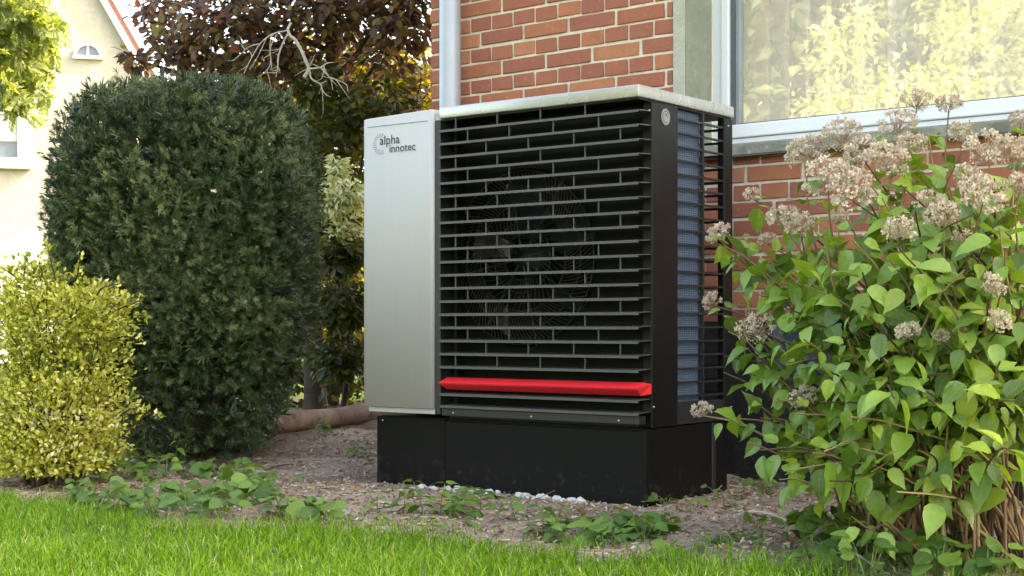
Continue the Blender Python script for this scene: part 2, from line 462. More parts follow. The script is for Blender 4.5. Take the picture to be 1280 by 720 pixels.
at_ = gm.attributes.new("turf", 'FLOAT', 'POINT'); at_.data.foreach_set("value", turf.astype(np.float32).ravel())
def mat_ground():
    m, nt, b = new_mat("garden_soil")
    n1 = noise(nt, 3.5, 5, 0.6); n2 = noise(nt, 30, 5, 0.7); n3 = noise(nt, 110, 3, 0.7); n4 = noise(nt, 1.6, 3, 0.5)
    c = ramp(nt, n1, [(0.30, (0.27, 0.195, 0.145)), (0.5, (0.39, 0.305, 0.235)), (0.70, (0.50, 0.42, 0.34))])
    c = mixc(nt, math_n(nt, 'MULTIPLY', ramp(nt, n2, [(0.40, (1, 1, 1)), (0.58, (0, 0, 0))]), 0.5), c, (0.13, 0.08, 0.055))
    c = mixc(nt, math_n(nt, 'MULTIPLY', ramp(nt, n3, [(0.58, (0, 0, 0)), (0.66, (1, 1, 1))]), 0.8), c, (0.50, 0.44, 0.36))
    c = mixc(nt, math_n(nt, 'MULTIPLY', ramp(nt, n4, [(0.48, (0, 0, 0)), (0.62, (1, 1, 1))]), 0.6), c, (0.14, 0.085, 0.06))
    t = N(nt, "ShaderNodeAttribute", attribute_name="turf")
    g = ramp(nt, n2, [(0.3, (0.05, 0.075, 0.018)), (0.7, (0.09, 0.14, 0.025))])
    c = mixc(nt, t.outputs['Fac'], c, g)
    nt.links.new(c, b.inputs['Base Color']); b.inputs['Roughness'].default_value = 0.95; b.inputs['Specular IOR Level'].default_value = 0.15
    bump(nt, b, math_n(nt, 'ADD', n2, math_n(nt, 'MULTIPLY', n3, 0.5)), 0.9, 0.02)
    return m
m_ground = mat_ground()
g = link("ground", gm, m_ground); tag(g, "bare brown soil bed beside the lawn", None, kind="structure")

# ------------------------------------------------------------------ brick house
WANG = math.radians(-1.68)
house = thing("brick_house", "red brick house with pale mortar, concrete window surround and white window", "house", (-0.856, 1.146, 0), WANG)
SL, SR, HZ = -1.131, 6.0, 4.6
WL, WR, WB, WT = 0.371, 2.75, 1.40, 2.95              # window opening
CRS, STR = 0.075, 0.2675
wall = boxes("mortar_wall", [((SL + 0.006, 0.006, -0.3), (0.318, 0.26, HZ)), ((0.318, 0.006, -0.3), (WR, 0.26, 1.352)), ((0.318, 0.006, WT), (WR, 0.26, HZ)), ((WR, 0.006, -0.3), (SR, 0.26, HZ)),
                            ((SL + 0.006, 0.262, -0.3), (SL + 0.26, 4.1, HZ)), ((SL + 0.262, 3.9, -0.3), (0.2, 4.1, HZ)), ((0.201, 3.9, -0.3), (4.4, 4.1, 0.9)), ((0.201, 3.9, 3.2), (4.4, 4.1, HZ)), ((4.401, 3.9, -0.3), (SR, 4.1, HZ)), ((SR - 0.26, 0.262, -0.3), (SR, 3.898, 0.9)), ((SR - 0.26, 0.262, 3.2), (SR, 3.898, HZ)), ((SR - 0.26, 0.262, 0.901), (SR, 0.8, 3.199)), ((SR - 0.26, 3.5, 0.901), (SR, 3.898, 3.199))], m_mortar, house)  # rear and right openings added to let daylight in behind the curtain
box("interior_floor", (SL + 0.27, 0.27, 0.6), (SR - 0.27, 3.89, 0.7), plain("pale_grey_floor", (0.66, 0.72, 0.80), 0.6), house)
box("ceiling_slab", (SL + 0.01, 0.01, HZ + 0.002), (SR - 0.01, 4.09, HZ + 0.15), m_mortar, house)
m_rooftile = plain("red_clay_roof", (0.28, 0.09, 0.055), 0.8, 0, 0.25, 12)
prism_y = [(SL - 0.3, HZ + 0.155), (SR + 0.3, HZ + 0.155)]
poly("roof", [(SL - .3, -.45, HZ + .155), (SR + .3, -.45, HZ + .155), (SR + .3, 4.55, HZ + .155), (SL - .3, 4.55, HZ + .155), (SL - .3, 2.05, HZ + 1.9), (SR + .3, 2.05, HZ + 1.9)],
     [(0, 1, 5, 4), (3, 4, 5, 2), (0, 4, 3), (1, 2, 5), (0, 3, 2, 1)], m_rooftile, house)

def brick_mesh(w, seed):
    r = np.random.default_rng(seed)
    bm = bmesh.new(); bm_box(bm, (0, 0, 0), (w, 0.09, CRS - 0.0125))
    for v in bm.verts: v.co += Vector(r.normal(0, 0.0011, 3))
    bmesh.ops.bevel(bm, geom=[e for e in bm.edges], offset=0.0028, segments=1, affect='EDGES')
    for v in bm.verts: v.co += Vector(r.normal(0, 0.0005, 3))
    me = bpy.data.meshes.new("brick"); bm.to_mesh(me); bm.free()
    me.attributes.new("tint", 'FLOAT', 'POINT')
    a = me.attributes.new("single", 'FLOAT', 'POINT'); a.data.foreach_set("value", np.ones(len(me.vertices), dtype=np.float32))
    me.materials.append(m_brick)
    return me
_bc = {}
def get_brick(w):
    key = round(w, 2); k = int(U(0, 4))
    if (key, k) not in _bc: _bc[(key, k)] = brick_mesh(w, 100 + int(key * 1000) + k)
    return _bc[(key, k)]
restV, restT, restI = [], [], []
BOXV = np.array([(0, 0, 0), (1, 0, 0), (1, 1, 0), (0, 1, 0), (0, 0, 1), (1, 0, 1), (1, 1, 1), (0, 1, 1)], float)
BOXQ = np.array([(0, 1, 5, 4), (1, 2, 6, 5), (2, 3, 7, 6), (3, 0, 4, 7), (4, 5, 6, 7), (0, 3, 2, 1)])
n_brick = 0
for k in range(-26, int((HZ - 1.761) / CRS)):
    z0 = 1.761 + CRS * k
    kk = k % 4
    if kk in (0, 2): mod, ph = STR / 2, STR / 4
    else: mod, ph = STR, (0.0 if kk == 3 else STR / 2)
    i0 = math.floor((SL - ph) / mod)
    for i in range(i0, int((SR - ph) / mod) + 1):
        a = ph + i * mod + 0.006; b = a + mod - 0.012
        segs = [(max(a, SL), min(b, SR))]
        if z0 + CRS > 1.40 and z0 < WT:               # window and its surround
            s0, s1 = segs[0]
            if b > 0.311 and a < WR:
                segs = [(s0, min(s1, 0.309)), (max(s0, WR + 0.002), s1)]
        cut = 1.352 - CRS < z0 < 1.346 and b > 0.3 and a < WR          # the course trimmed under the sill
        if cut: segs = [(max(a, SL), min(b, SR))]
        for s0, s1 in segs:
            if s1 - s0 < 0.03: continue
            dz, dy = rng.normal(0, 0.0010), rng.normal(0, 0.0012)
            vis = (1.28 < z0 < 2.30 and s1 < 0.33) or (0.72 < z0 < 1.33 and s0 > 0.30 and s0 < 1.02)
            if vis:
                o = link("brick", get_brick(s1 - s0), None, house, (s0, -0.001 + dy, z0 + 0.0062 + dz)); n_brick += 1
                o.scale = ((s1 - s0) / round(s1 - s0, 2), 1, (1.346 - z0 - 0.0062) / (CRS - 0.0125) if cut else 1)
            else:
                restI.append(len(restV)); restV.append(BOXV * np.array([s1 - s0, 0.09, (1.346 - z0 - 0.0062) if cut else CRS - 0.0125]) + np.array([s0, dy - 0.001, z0 + 0.0062]))
for k in range(-26, 38):                              # the gable side round the corner
    z0 = 1.761 + CRS * k
    for i in range(0, 15):
        a = 0.135 * (k % 2) + i * STR + 0.096
        restV.append(BOXV * np.array([0.09, STR - 0.012, CRS - 0.0125]) + np.array([SL - 0.001, a, z0 + 0.0062]))
nb = len(restV)
Vb = np.concatenate(restV); Qb = (BOXQ[None] + (np.arange(nb) * 8)[:, None, None]).reshape(-1, 4)
o = link("brickwork", fastmesh("brickwork", Vb, Qb, np.repeat(U(0, 1, nb), 8), 0.0), m_brick, house); o["kind"] = "stuff"

# window
box("window_surround", (0.311, -0.012, 1.3965), (WL, 0.205, WT), m_surround, house, 0.004)
box("reveal", (WL + 0.001, -0.006, 1.45), (WL + 0.005, 0.204, WT), m_reveal, house)
sp = [(-0.045, 1.348), (0.25, 1.348), (0.25, 1.445), (-0.045, 1.3955)]
prism_x("window_sill", sp, 0.20, WR + 0.12, m_sill, house, bevel=0.006)
win = bpy.data.objects.new("window", None); COL.objects.link(win); win.parent = house; win.empty_display_size = .1
y0 = 0.205
box("frame", (WL + 0.006, y0, 1.40), (0.425, y0 + 0.07, WT), m_pvc, win, 0.003)
box("frame", (0.427, y0, 1.40), (WR, y0 + 0.07, 1.458), m_pvc, win, 0.003)
box("sash", (0.427, y0 - 0.012, 1.460), (0.468, y0 + 0.058, WT), m_pvc, win, 0.006)
box("sash", (0.470, y0 - 0.012, 1.460), (WR, y0 + 0.058, 1.519), m_pvc, win, 0.006)
box("gasket", (0.4685, y0 + 0.004, 1.5195), (0.4915, y0 + 0.05, WT), m_gasket, win)
box("spacer_bar", (0.492, y0 + 0.012, 1.5195), (0.508, y0 + 0.05, WT), m_bar, win)
box("gasket", (0.509, y0 + 0.004, 1.5195), (WR, y0 + 0.05, 1.5245), m_gasket, win)
def mat_glass():
    m, nt, b = new_mat("coated_window_glass")
    nt.nodes.remove(b)
    gl = N(nt, "ShaderNodeBsdfGlossy"); gl.inputs['Roughness'].default_value = 0.0; gl.inputs[0].default_value = (0.97, 1.0, 0.97, 1)
    tr = N(nt, "ShaderNodeBsdfTransparent"); tr.inputs[0].default_value = (0.95, 0.97, 0.96, 1)
    lw = N(nt, "ShaderNodeLayerWeight"); lw.inputs[0].default_value = 0.25
    mx = N(nt, "ShaderNodeMixShader")
    nt.links.new(math_n(nt, 'MULTIPLY_ADD', lw.outputs['Fresnel'], 0.9, 0.27), mx.inputs[0])
    nt.links.new(tr.outputs[0], mx.inputs[1]); nt.links.new(gl.outputs[0], mx.inputs[2])
    n = noise(nt, 2.2, 2, 0.5)
    bp = N(nt, "ShaderNodeBump"); bp.inputs['Strength'].default_value = 0.05; bp.inputs['Distance'].default_value = 0.01
    nt.links.new(n, bp.inputs['Height']); nt.links.new(bp.outputs[0], gl.inputs['Normal'])
    nt.links.new(mx.outputs[0], nt.nodes["Material Output"].inputs[0])
    return m
m_glass = mat_glass()
poly("pane", [(0.509, y0 + 0.03, 1.525), (WR, y0 + 0.03, 1.525), (WR, y0 + 0.03, WT), (0.509, y0 + 0.03, WT)], [(0, 1, 2, 3)], m_glass, win)
# curtain inside
cur_m = leaf_mat("grey_white_sheer_fabric", [(0, (0.84, 0.85, 0.86)), (1, (0.86, 0.87, 0.88))], 0.36, 0.8, tboost=(1, 1, 1), spec=0.1)
n = 260
xs = np.linspace(0.36, WR - 0.05, n)
yy_ = 0.37 + 0.040 * np.sin(xs * 52 + 1.5 * np.sin(xs * 9)) + 0.012 * np.sin(xs * 131)
Vc = np.concatenate([np.stack([xs, yy_, np.full(n, 0.75)], -1), np.stack([xs, yy_, np.full(n, WT)], -1)])
i = np.arange(n - 1)
cur = link("curtain", fastmesh("curtain", Vc, np.stack([i, i + 1, n + i + 1, n + i], -1), smooth=True), cur_m)
cur.location = house.location; cur.rotation_euler = house.rotation_euler
tag(cur, "grey white pleated curtain hanging behind the window pane", "curtain")

# dark rendered base course with a basement window in it
m_base = mat_concrete("dark_bitumen_render", (0.016, 0.016, 0.017), (0.034, 0.033, 0.032), (0.055, 0.05, 0.042))
boxes("base_course", [((SL - 0.014, -0.016, -0.3), (0.80, 0.10, 0.655)), ((0.801, -0.016, -0.3), (1.30, 0.10, 0.30)), ((1.301, -0.016, -0.3), (SR, 0.10, 0.655)), ((SL - 0.016, 0.101, -0.3), (SL + 0.1, 4.09, 0.655))], m_base, house)
bw = bpy.data.objects.new("basement_window", None); COL.objects.link(bw); bw.parent = house; bw.empty_display_size = .1
for lo, hi in (((0.803, 0.302), (0.845, 0.653)), ((1.255, 0.302), (1.298, 0.653)), ((0.846, 0.302), (1.254, 0.340)), ((0.846, 0.615), (1.254, 0.653))):
    box("frame", (lo[0], -0.010, lo[1]), (hi[0], 0.004, hi[1]), m_gasket, bw)
poly("pane", [(0.846, -0.004, 0.341), (1.254, -0.004, 0.341), (1.254, -0.004, 0.614), (0.846, -0.004, 0.614)], [(0, 1, 2, 3)], plain("bluish_basement_glass", (0.05, 0.07, 0.10), 0.15, 0, 0.1, spec=0.9), bw)

# drainpipe
dp = thing("drainpipe", "grey zinc drainpipe running up the brick wall beside the corner", "drainpipe", (-0.856, 1.146, 0), WANG)
tubes("pipe", [(np.array([(-0.924, -0.085, z) for z in np.linspace(0.05, HZ, 12)]), 0.052)], m_zinc, dp, 28)
for z in (0.9, 3.1):
    tubes("bracket", [(np.array([(-0.924, -0.085, z), (-0.924, -0.085, z + 0.03)]), 0.056)], m_zinc, dp, 28)
    box("bracket_arm", (-0.930, -0.03, z + 0.005), (-0.918, 0.0, z + 0.025), m_zinc, dp)

# ------------------------------------------------------------------ heat pump
hp = thing("heat_pump", "black and silver heat pump with a louvred front and one red stripe", "heat pump")
# silver side cabinet
XL, XM, XG = -1.334, -0.956, -0.921
def cabinet():
    prof = []                                            # plan outline (x, y), rounded front corners
    r = 0.016
    for a in np.linspace(math.pi, 1.5 * math.pi, 6): prof.append((XL + r + r * math.cos(a), r + r * math.sin(a)))
    for a in np.linspace(1.5 * math.pi, 2 * math.pi, 6): prof.append((XM - r + r * math.cos(a), r + r * math.sin(a)))
    prof += [(XM, 0.655), (XL, 0.655)]
    n = len(prof)
    top = lambda x: 1.478 + (x - XL) / (XM - XL) * 0.010
    V = [(x, y, 0.310) for x, y in prof] + [(x, y, top(x) - 0.004) for x, y in prof]
    cxm, cym = (XL + XM) / 2, 0.33
    V += [(x + (0.005 if x < cxm else -0.005), y + (0.005 if y < cym else -0.005), top(x)) for x, y in prof]
    Fc = [tuple(range(n - 1, -1, -1))] + [(i, (i + 1) % n, n + (i + 1) % n, n + i) for i in range(n)] + [(n + i, n + (i + 1) % n, 2 * n + (i + 1) % n, 2 * n + i) for i in range(n)] + [tuple(range(2 * n, 3 * n))]
    o = poly("cabinet", V, Fc, m_silver, hp)
    for p in o.data.polygons: p.use_smooth = len(p.vertices) == 4 and abs(p.normal.z) < 0.3
    o.data.shade_auto_smooth if False else None
    return o
cab = cabinet(); cab["label"] = "silver painted service cabinet with printed lettering"
box("panel_seam", (XL + 0.03, -0.0012, 1.4425), (XM - 0.026, 0.004, 1.4440), m_dark, cab)
box("cabinet_foot", (XL + 0.024, 0.012, 0.288), (XM + 0.001, 0.64, 0.3085), m_silver, hp, 0.002)
box("edge_trim", (XM + 0.0015, 0.010, 0.290), (XG - 0.004, 0.10, 1.440), m_dark, hp, 0.002)
box("cabinet_bridge", (XM + 0.001, 0.012, 1.4415), (XG + 0.000, 0.64, 1.474), m_silver, hp, 0.003)
# lettering and dotted half-ring mark
def text_mesh(s, name, x0, x1, zb, mat, parent, y):
    cu = bpy.data.curves.new(name, 'FONT'); cu.body = s; cu.size = 1.0; cu.resolution_u = 4; cu.offset = 0.008
    tmp = bpy.data.objects.new(name, cu); COL.objects.link(tmp)
    bpy.context.view_layer.update()
    me = bpy.data.meshes.new_from_object(tmp.evaluated_get(bpy.context.evaluated_depsgraph_get()))
    bpy.data.objects.remove(tmp); bpy.data.curves.remove(cu)
    co = np.empty(len(me.vertices) * 3, np.float32); me.vertices.foreach_get("co", co); co = co.reshape(-1, 3)
    mn, mxx = co[:, 0].min(), co[:, 0].max(); sc = (x1 - x0) / (mxx - mn)
    out = np.stack([x0 + (co[:, 0] - mn) * sc, np.full(len(co), y), zb + co[:, 1] * sc * 0.98], -1).astype(np.float32)
    me.vertices.foreach_set("co", out.ravel()); me.update()
    me.materials.clear(); me.materials.append(mat); me.name = name
    return link(name, me, None, parent)
pa, pb = on_y(475.2, 181.0, 0), on_y(500.0, 178.8, 0); pc, pe = on_y(487.3, 190.6, 0), on_y(519.8, 187.5, 0)
t1 = text_mesh("alpha", "lettering", pa[0], pb[0], (pa[2] + pb[2]) / 2, m_letter, cab, -0.0022)
t2 = text_mesh("innotec", "lettering", pc[0], pe[0], (pc[2] + pe[2]) / 2, m_letter, cab, -0.0022)
lc = on_y(476.5, 180.3, 0)
bm = bmesh.new()
for ri, (r, n, w) in enumerate(((0.040, 17, 0.0030), (0.033, 15, 0.0026), (0.0265, 13, 0.0022))):
    for k in range(n):
        a = math.radians(75 + 215 * k / (n - 1))
        if math.cos(a) > 0.35: continue
        c = (lc[0] + r * math.cos(a), lc[2] + r * math.sin(a)); ca, sa = math.cos(a), math.sin(a)
        l = 0.0052 if ri == 0 else 0.004
        bm.faces.new([bm.verts.new((c[0] + ca * dx - sa * dz, -0.0022, c[1] + sa * dx + ca * dz)) for dx, dz in ((-l / 2, -w / 3), (l / 2, -w / 2), (l / 2, w / 2), (-l / 2, w / 3))])
bmesh.ops.recalc_face_normals(bm, faces=bm.faces[:])
me = bpy.data.meshes.new("dotted_ring_mark"); bm.to_mesh(me); bm.free(); link("dotted_ring_mark", me, m_letter, cab)
# cover
cf = box("top_cover", (XG, -0.004, 1.4455), (0.004, 0.336, 1.489), m_cap, hp, 0.004, 3)
cr = box("top_cover", (XG, 0.338, 1.4450), (0.004, 0.682, 1.4885), m_cap, hp, 0.004, 3)
box("cover_seal", (XG + 0.01, 0.012, 1.4385), (-0.006, 0.672, 1.4448), m_black, hp)
# casing
box("corner_panel", (-0.040, 0.090, 0.270), (0.0, 0.268, 1.438), m_black, hp, 0.003)
box("rear_post", (-0.030, 0.610, 0.270), (0.0, 0.676, 1.438), m_black, hp, 0.003)
box("rear_post", (XG, 0.610, 0.292), (XG + 0.05, 0.676, 1.438), m_black, hp, 0.003)
box("base_tray", (XG - 0.0, 0.060, 0.272), (-0.042, 0.600, 0.300), m_black, hp, 0.002)
box("side_rail", (-0.036, 0.2695, 0.272), (-0.002, 0.6085, 0.352), m_dark, hp, 0.002)
box("front_skirt", (XG + 0.002, 0.012, 0.285), (-0.006, 0.058, 0.315), m_dark, hp, 0.002)
FC, FR = np.array([-0.605, 0.125, 0.898]), 0.345
def orifice():
    x0, x1, z0, z1 = XG + 0.002, -0.042, 0.302, 1.437
    n = 72; V = []; Fc = []
    for k in range(n):
        a = 2 * math.pi * k / n; c, s = math.cos(a), math.sin(a)
        V.append((FC[0] + FR * c, 0.130, FC[2] + FR * s))
    for k in range(n):
        a = 2 * math.pi * k / n; c, s = math.cos(a), math.sin(a)
        t = min(((x1 if c > 0 else x0) - FC[0]) / c if abs(c) > 1e-6 else 1e9, ((z1 if s > 0 else z0) - FC[2]) / s if abs(s) > 1e-6 else 1e9)
        V.append((FC[0] + t * c, 0.130, FC[2] + t * s))
    for k in range(n): V.append((V[k][0], 0.24, V[k][2]))
    for k in range(n):
        j = (k + 1) % n
        Fc += [(k, n + k, n + j, j), (k, j, 2 * n + j, 2 * n + k)]
    return poly("fan_shroud", V, Fc, m_inner, hp)
orifice()
# fan guard and fan
paths = []
for r in (0.335, 0.275, 0.205, 0.135, 0.085):
    a = np.linspace(0, 2 * math.pi, 73); paths.append((np.stack([FC[0] + r * np.cos(a), np.full(73, 0.116), FC[2] + r * np.sin(a)], -1), 0.0022))
for k in range(110):
    a0 = 2 * math.pi * k / 110; r = np.linspace(0.21, 0.33, 4); a = a0 + (r - 0.21) * 2.2
    paths.append((np.stack([FC[0] + r * np.cos(a), np.full(4, 0.113), FC[2] + r * np.sin(a)], -1), 0.0018))
for k in range(48):
    a0 = 2 * math.pi * k / 48; r = np.linspace(0.088, 0.20, 3); a = a0 - (r - 0.088) * 3.0
    paths.append((np.stack([FC[0] + r * np.cos(a), np.full(3, 0.113), FC[2] + r * np.sin(a)], -1), 0.0014))
for k in range(8):
    a0 = 2 * math.pi * k / 8 + 0.2; r = np.linspace(0.03, 0.345, 4); a = a0 + 0 * r
    paths.append((np.stack([FC[0] + r * np.cos(a), np.full(4, 0.121), FC[2] + r * np.sin(a)], -1), 0.004))
fg = tubes("fan_guard", paths, m_wire, hp, 4); fg["kind"] = "stuff"
fan = bpy.data.objects.new("fan", None); COL.objects.link(fan); fan.parent = hp; fan.location = (FC[0], 0.19, FC[2]); fan.empty_display_size = .1
tubes("hub", [(np.array([(0, -0.03, 0), (0, -0.029, 0), (0, 0.05, 0)]), np.array([0.001, 0.075, 0.08]))], m_dark, fan, 24)
V0, Fc0 = [], []
for i in range(7):
    r = 0.07 + 0.26 * i / 6
    for j in range(7):
        a = -0.42 + 0.84 * j / 6 + 0.5 * (r - 0.07); V0.append((r * math.cos(a), -0.05 + 0.09 * j / 6, r * math.sin(a)))
for i in range(6):
    for j in range(6): Fc0.append((i * 7 + j, i * 7 + j + 1, i * 7 + j + 8, i * 7 + j + 7))
bme = bpy.data.meshes.new("blade"); bme.from_pydata(V0, [], Fc0); bme.update(); bme.materials.append(m_inner)
for k in range(5):
    b_ = link("blade", bme, None, fan); b_.rotation_euler = (0, 2 * math.pi * k / 5 + 0.3, 0)
# finned coil
def mat_coil():
    m, nt, b = new_mat("blue_coated_coil_fins")
    tc = N(nt, "ShaderNodeTexCoord"); sx = N(nt, "ShaderNodeSeparateXYZ"); nt.links.new(tc.outputs['Object'], sx.inputs[0])
    zz = math_n(nt, 'PINGPONG', sx.outputs[2], 0.0042); zl = math_n(nt, 'GREATER_THAN', zz, 0.0026)
    y1 = math_n(nt, 'PINGPONG', sx.outputs[1], 0.0065); yl = math_n(nt, 'GREATER_THAN', y1, 0.0048)
    c = mixc(nt, math_n(nt, 'MULTIPLY', zl, 0.55), (0.085, 0.145, 0.235), (0.17, 0.235, 0.33))
    c = mixc(nt, math_n(nt, 'MULTIPLY', yl, 0.4), c, (0.035, 0.06, 0.095))
    c = mixc(nt, math_n(nt, 'MULTIPLY', noise(nt, 12, 3), 0.4), c, (0.06, 0.09, 0.13))
    nt.links.new(c, b.inputs['Base Color']); b.inputs['Metallic'].default_value = 0.25; b.inputs['Roughness'].default_value = 0.45
    bump(nt, b, math_n(nt, 'ADD', zz, y1), 0.6, 0.5)
    return m
m_coil = mat_coil()
boxes("coil", [((-0.062, 0.270, 0.353), (-0.024, 0.462, 1.437)), ((XG + 0.01, 0.424, 0.301), (-0.0625, 0.461, 1.437))], m_coil, hp)
# front louvre
SP = 0.05125
slat_prof = [(0.0, 0.0), (0.0, 0.0090), (0.004, 0.0100), (0.072, 0.0135), (0.088, 0.0115), (0.074, 0.0100), (0.004, 0.0068), (0.003, 0.0)]
sm = prism_x("slat", slat_prof, XG, -0.001, m_lip, None).data
bpy.data.objects.remove(bpy.data.objects["slat"])
slat_z = [1.392 - SP * i for i in range(19)] + [0.363, 0.3165]
for z in slat_z: link("slat", sm, None, hp, (0, 0, z))
rib = box("rib", (-0.0017, 0.0055, 0.0), (0.0017, 0.012, 0.0410), m_lip); rm = rib.data; bpy.data.objects.remove(rib)
PAT = ([-.845, -.640, -.436, -.234], [-.785, -.582, -.377, -.175], [-.694, -.492, -.284, -.081])
for r in range(19):
    zb = slat_z[r] + 0.0100
    for x in PAT[r % 3]: link("rib", rm, None, hp, (x, 0, zb))
box("back_strip", (XG + 0.001, 0.085, 0.302), (XG + 0.018, 0.128, 1.437), m_dark, hp)
prof = [(0.03, 0.004), (-0.004, 0.026), (-0.008, 0.031), (0.034, 0.052), (0.08, 0.045), (0.08, 0.010)]
def accent():
    n = len(prof); V = []; 
    xl = [-0.908, -0.921, -0.921, -0.912, -0.912, -0.908]; xr = [-0.010, -0.0005, -0.0005, -0.002, 0.004, 0.004]
    V = [(xl[i], prof[i][0], 0.383 + prof[i][1]) for i in range(n)] + [(xr[i], prof[i][0], 0.383 + prof[i][1]) for i in range(n)]
    return poly("accent_strip", V, [tuple(range(n)), tuple(range(2 * n - 1, n - 1, -1))] + [(i, n + i, n + (i + 1) % n, (i + 1) % n) for i in range(n)], m_red, hp)
accent()["label"] = "bright red wedge shaped stripe"
# side louvre
sb = box("side_bar", (-0.014, 0.269, 0.0), (-0.003, 0.609, 0.0075), m_dark); sbm = sb.data; bpy.data.objects.remove(sb)
rb = box("rear_bar", (XG + 0.051, 0.655, 0.0), (-0.031, 0.672, 0.0085), m_dark); rbm = rb.data; bpy.data.objects.remove(rb)
for i in range(21):
    z = 1.396 - SP * i
    link("side_bar", sbm, None, hp, (0, 0, z)); link("rear_bar", rbm, None, hp, (0, 0, z))
box("side_upright", (-0.0155, 0.450, 0.353), (-0.0015, 0.461, 1.4375), m_dark, hp)
# round badge on the corner panel
bc = np.array([0.0012, 0.180, 1.3935])
def disc(name, r0, r1, x, mat, parent, a0=0, a1=2 * math.pi, n=28, c=bc):
    a = np.linspace(a0, a1, n); V = np.concatenate([np.stack([np.full(n, x), c[1] + r0 * np.cos(a), c[2] + r0 * np.sin(a)], -1), np.stack([np.full(n, x), c[1] + r1 * np.cos(a), c[2] + r1 * np.sin(a)], -1)])
    i = np.arange(n - 1); return link(name, fastmesh(name, V, np.stack([i, n + i, n + i + 1, i + 1], -1)), mat, parent)
bd = disc("round_badge", 0.0005, 0.030, 0.0016, m_badge, hp)
disc("badge_mark", 0.019, 0.0225, 0.0026, m_badge2, bd, 0.5, 5.2); disc("badge_mark", 0.006, 0.011, 0.0026, m_badge2, bd, 0.0, 2.2)
scr = []
def screw(x, y, z, nx, ny):
    a = np.array([x, y, z]); d = np.array([nx, ny, 0.0])
    scr.append((np.stack([a, a + d * 0.002, a + d * 0.004, a + d * 0.0042]), np.array([0.0045, 0.0045, 0.0035, 0.0003])))
for x in (-0.86, -0.48, -0.09): screw(x, 0.012, 0.297, 0, -1)
for y, z in ((0.05, 1.418), ): screw(-0.012, 0.092, 1.408, 0, -1)
screw(0.0, 0.10, 0.345, 1, 0); screw(0.0, 0.64, 1.41, 1, 0)
for p in scr: tubes("screw", [p], m_screw, hp, 8)

# base
pb_ = bpy.data.objects.new("plinth", None); COL.objects.link(pb_); pb_.parent = hp; pb_.empty_display_size = .1
pb_["label"] = "matt black sheet metal plinth standing on the soil"
box("front_panel", (-1.296, 0.046, -0.06), (-0.934, 0.062, 0.2675), m_plinth, pb_, 0.002)
box("front_panel", (-0.928, 0.042, -0.06), (0.004, 0.060, 0.2600), m_plinth, pb_, 0.003)
box("joint_strip", (-0.9335, 0.050, -0.05), (-0.9285, 0.064, 0.2600), m_dark, pb_)
box("side_panel", (-0.022, 0.0615, -0.06), (-0.004, 0.520, 0.2660), m_plinth, pb_, 0.002)
box("corner_strip", (-0.024, 0.5215, -0.06), (0.000, 0.548, 0.2665), m_dark, pb_, 0.003)
box("side_panel", (-0.022, 0.5495, -0.06), (-0.004, 0.640, 0.2660), m_plinth, pb_, 0.002)
box("side_panel", (-1.296, 0.0635, -0.06), (-1.280, 0.640, 0.2660), m_plinth, pb_, 0.002)
box("rear_panel", (-1.278, 0.622, -0.06), (-0.026, 0.638, 0.2660), m_plinth, pb_, 0.002)
box("top_rail", (-1.284, 0.0645, 0.2400), (-0.0245, 0.6195, 0.2705), m_plinth, pb_)
p_ = np.array([-1.262, 0.044, 0.2520]); tubes("screw", [(np.stack([p_, p_ + [0, -.002, 0], p_ + [0, -.003, 0]]), np.array([.004, .004, .0005]))], m_screw, pb_, 8)

# ------------------------------------------------------------------ neighbour house far left
m_cream = mat_concrete("cream_render", (0.40, 0.36, 0.30), (0.50, 0.455, 0.385), (0.32, 0.27, 0.21))
m_white_r = plain("white_render", (0.52, 0.50, 0.46), 0.9, 0, 0.06, 4, 0.2, 50, 0.2)
m_verge = plain("white_verge_board", (0.66, 0.60, 0.54), 0.7, 0, 0.08, 3)
gn = unit(np.array([0.78, -0.62, 0.0])); gth = math.asin(gn[0])
gp = pd(100, 300, 25.0)
def gl(px, py, off=0.0):
    P = on_plane(px, py, gp + gn * off, gn) - np.array([gp[0], gp[1], 0])
    return np.array([P[0] * math.cos(gth) + P[1] * math.sin(gth), P[2]])
nh = thing("neighbour_house", "cream rendered house with steep red roof and half round attic window, behind the hedge", "house", (gp[0], gp[1], 0), gth)
ap = gl(99, -56); rs = gl(174, 75); ls = np.array([2 * ap[0] - rs[0], rs[1]])
sl = (ap[1] - rs[1]) / (rs[0] - ap[0]); hw = 4.2; ez = ap[1] - sl * hw * 0.97
ez = max(ez, 1.0); hw = (ap[1] - ez) / sl
poly("wall", [(ap[0] - hw, 0, -1), (ap[0] + hw, 0, -1), (ap[0] + hw, 0, ez), (ap[0], 0, ap[1]), (ap[0] - hw, 0, ez), (ap[0] - hw, 9, -1), (ap[0] + hw, 9, -1), (ap[0] + hw, 9, ez), (ap[0], 9, ap[1]), (ap[0] - hw, 9, ez)],
     [(0, 1, 2, 3, 4), (9, 8, 7, 6, 5), (1, 6, 7, 2), (0, 4, 9, 5)], m_cream, nh)
m_ntile = plain("muted_red_roof_tile", (0.17, 0.075, 0.06), 0.85, 0, 0.2, 12)
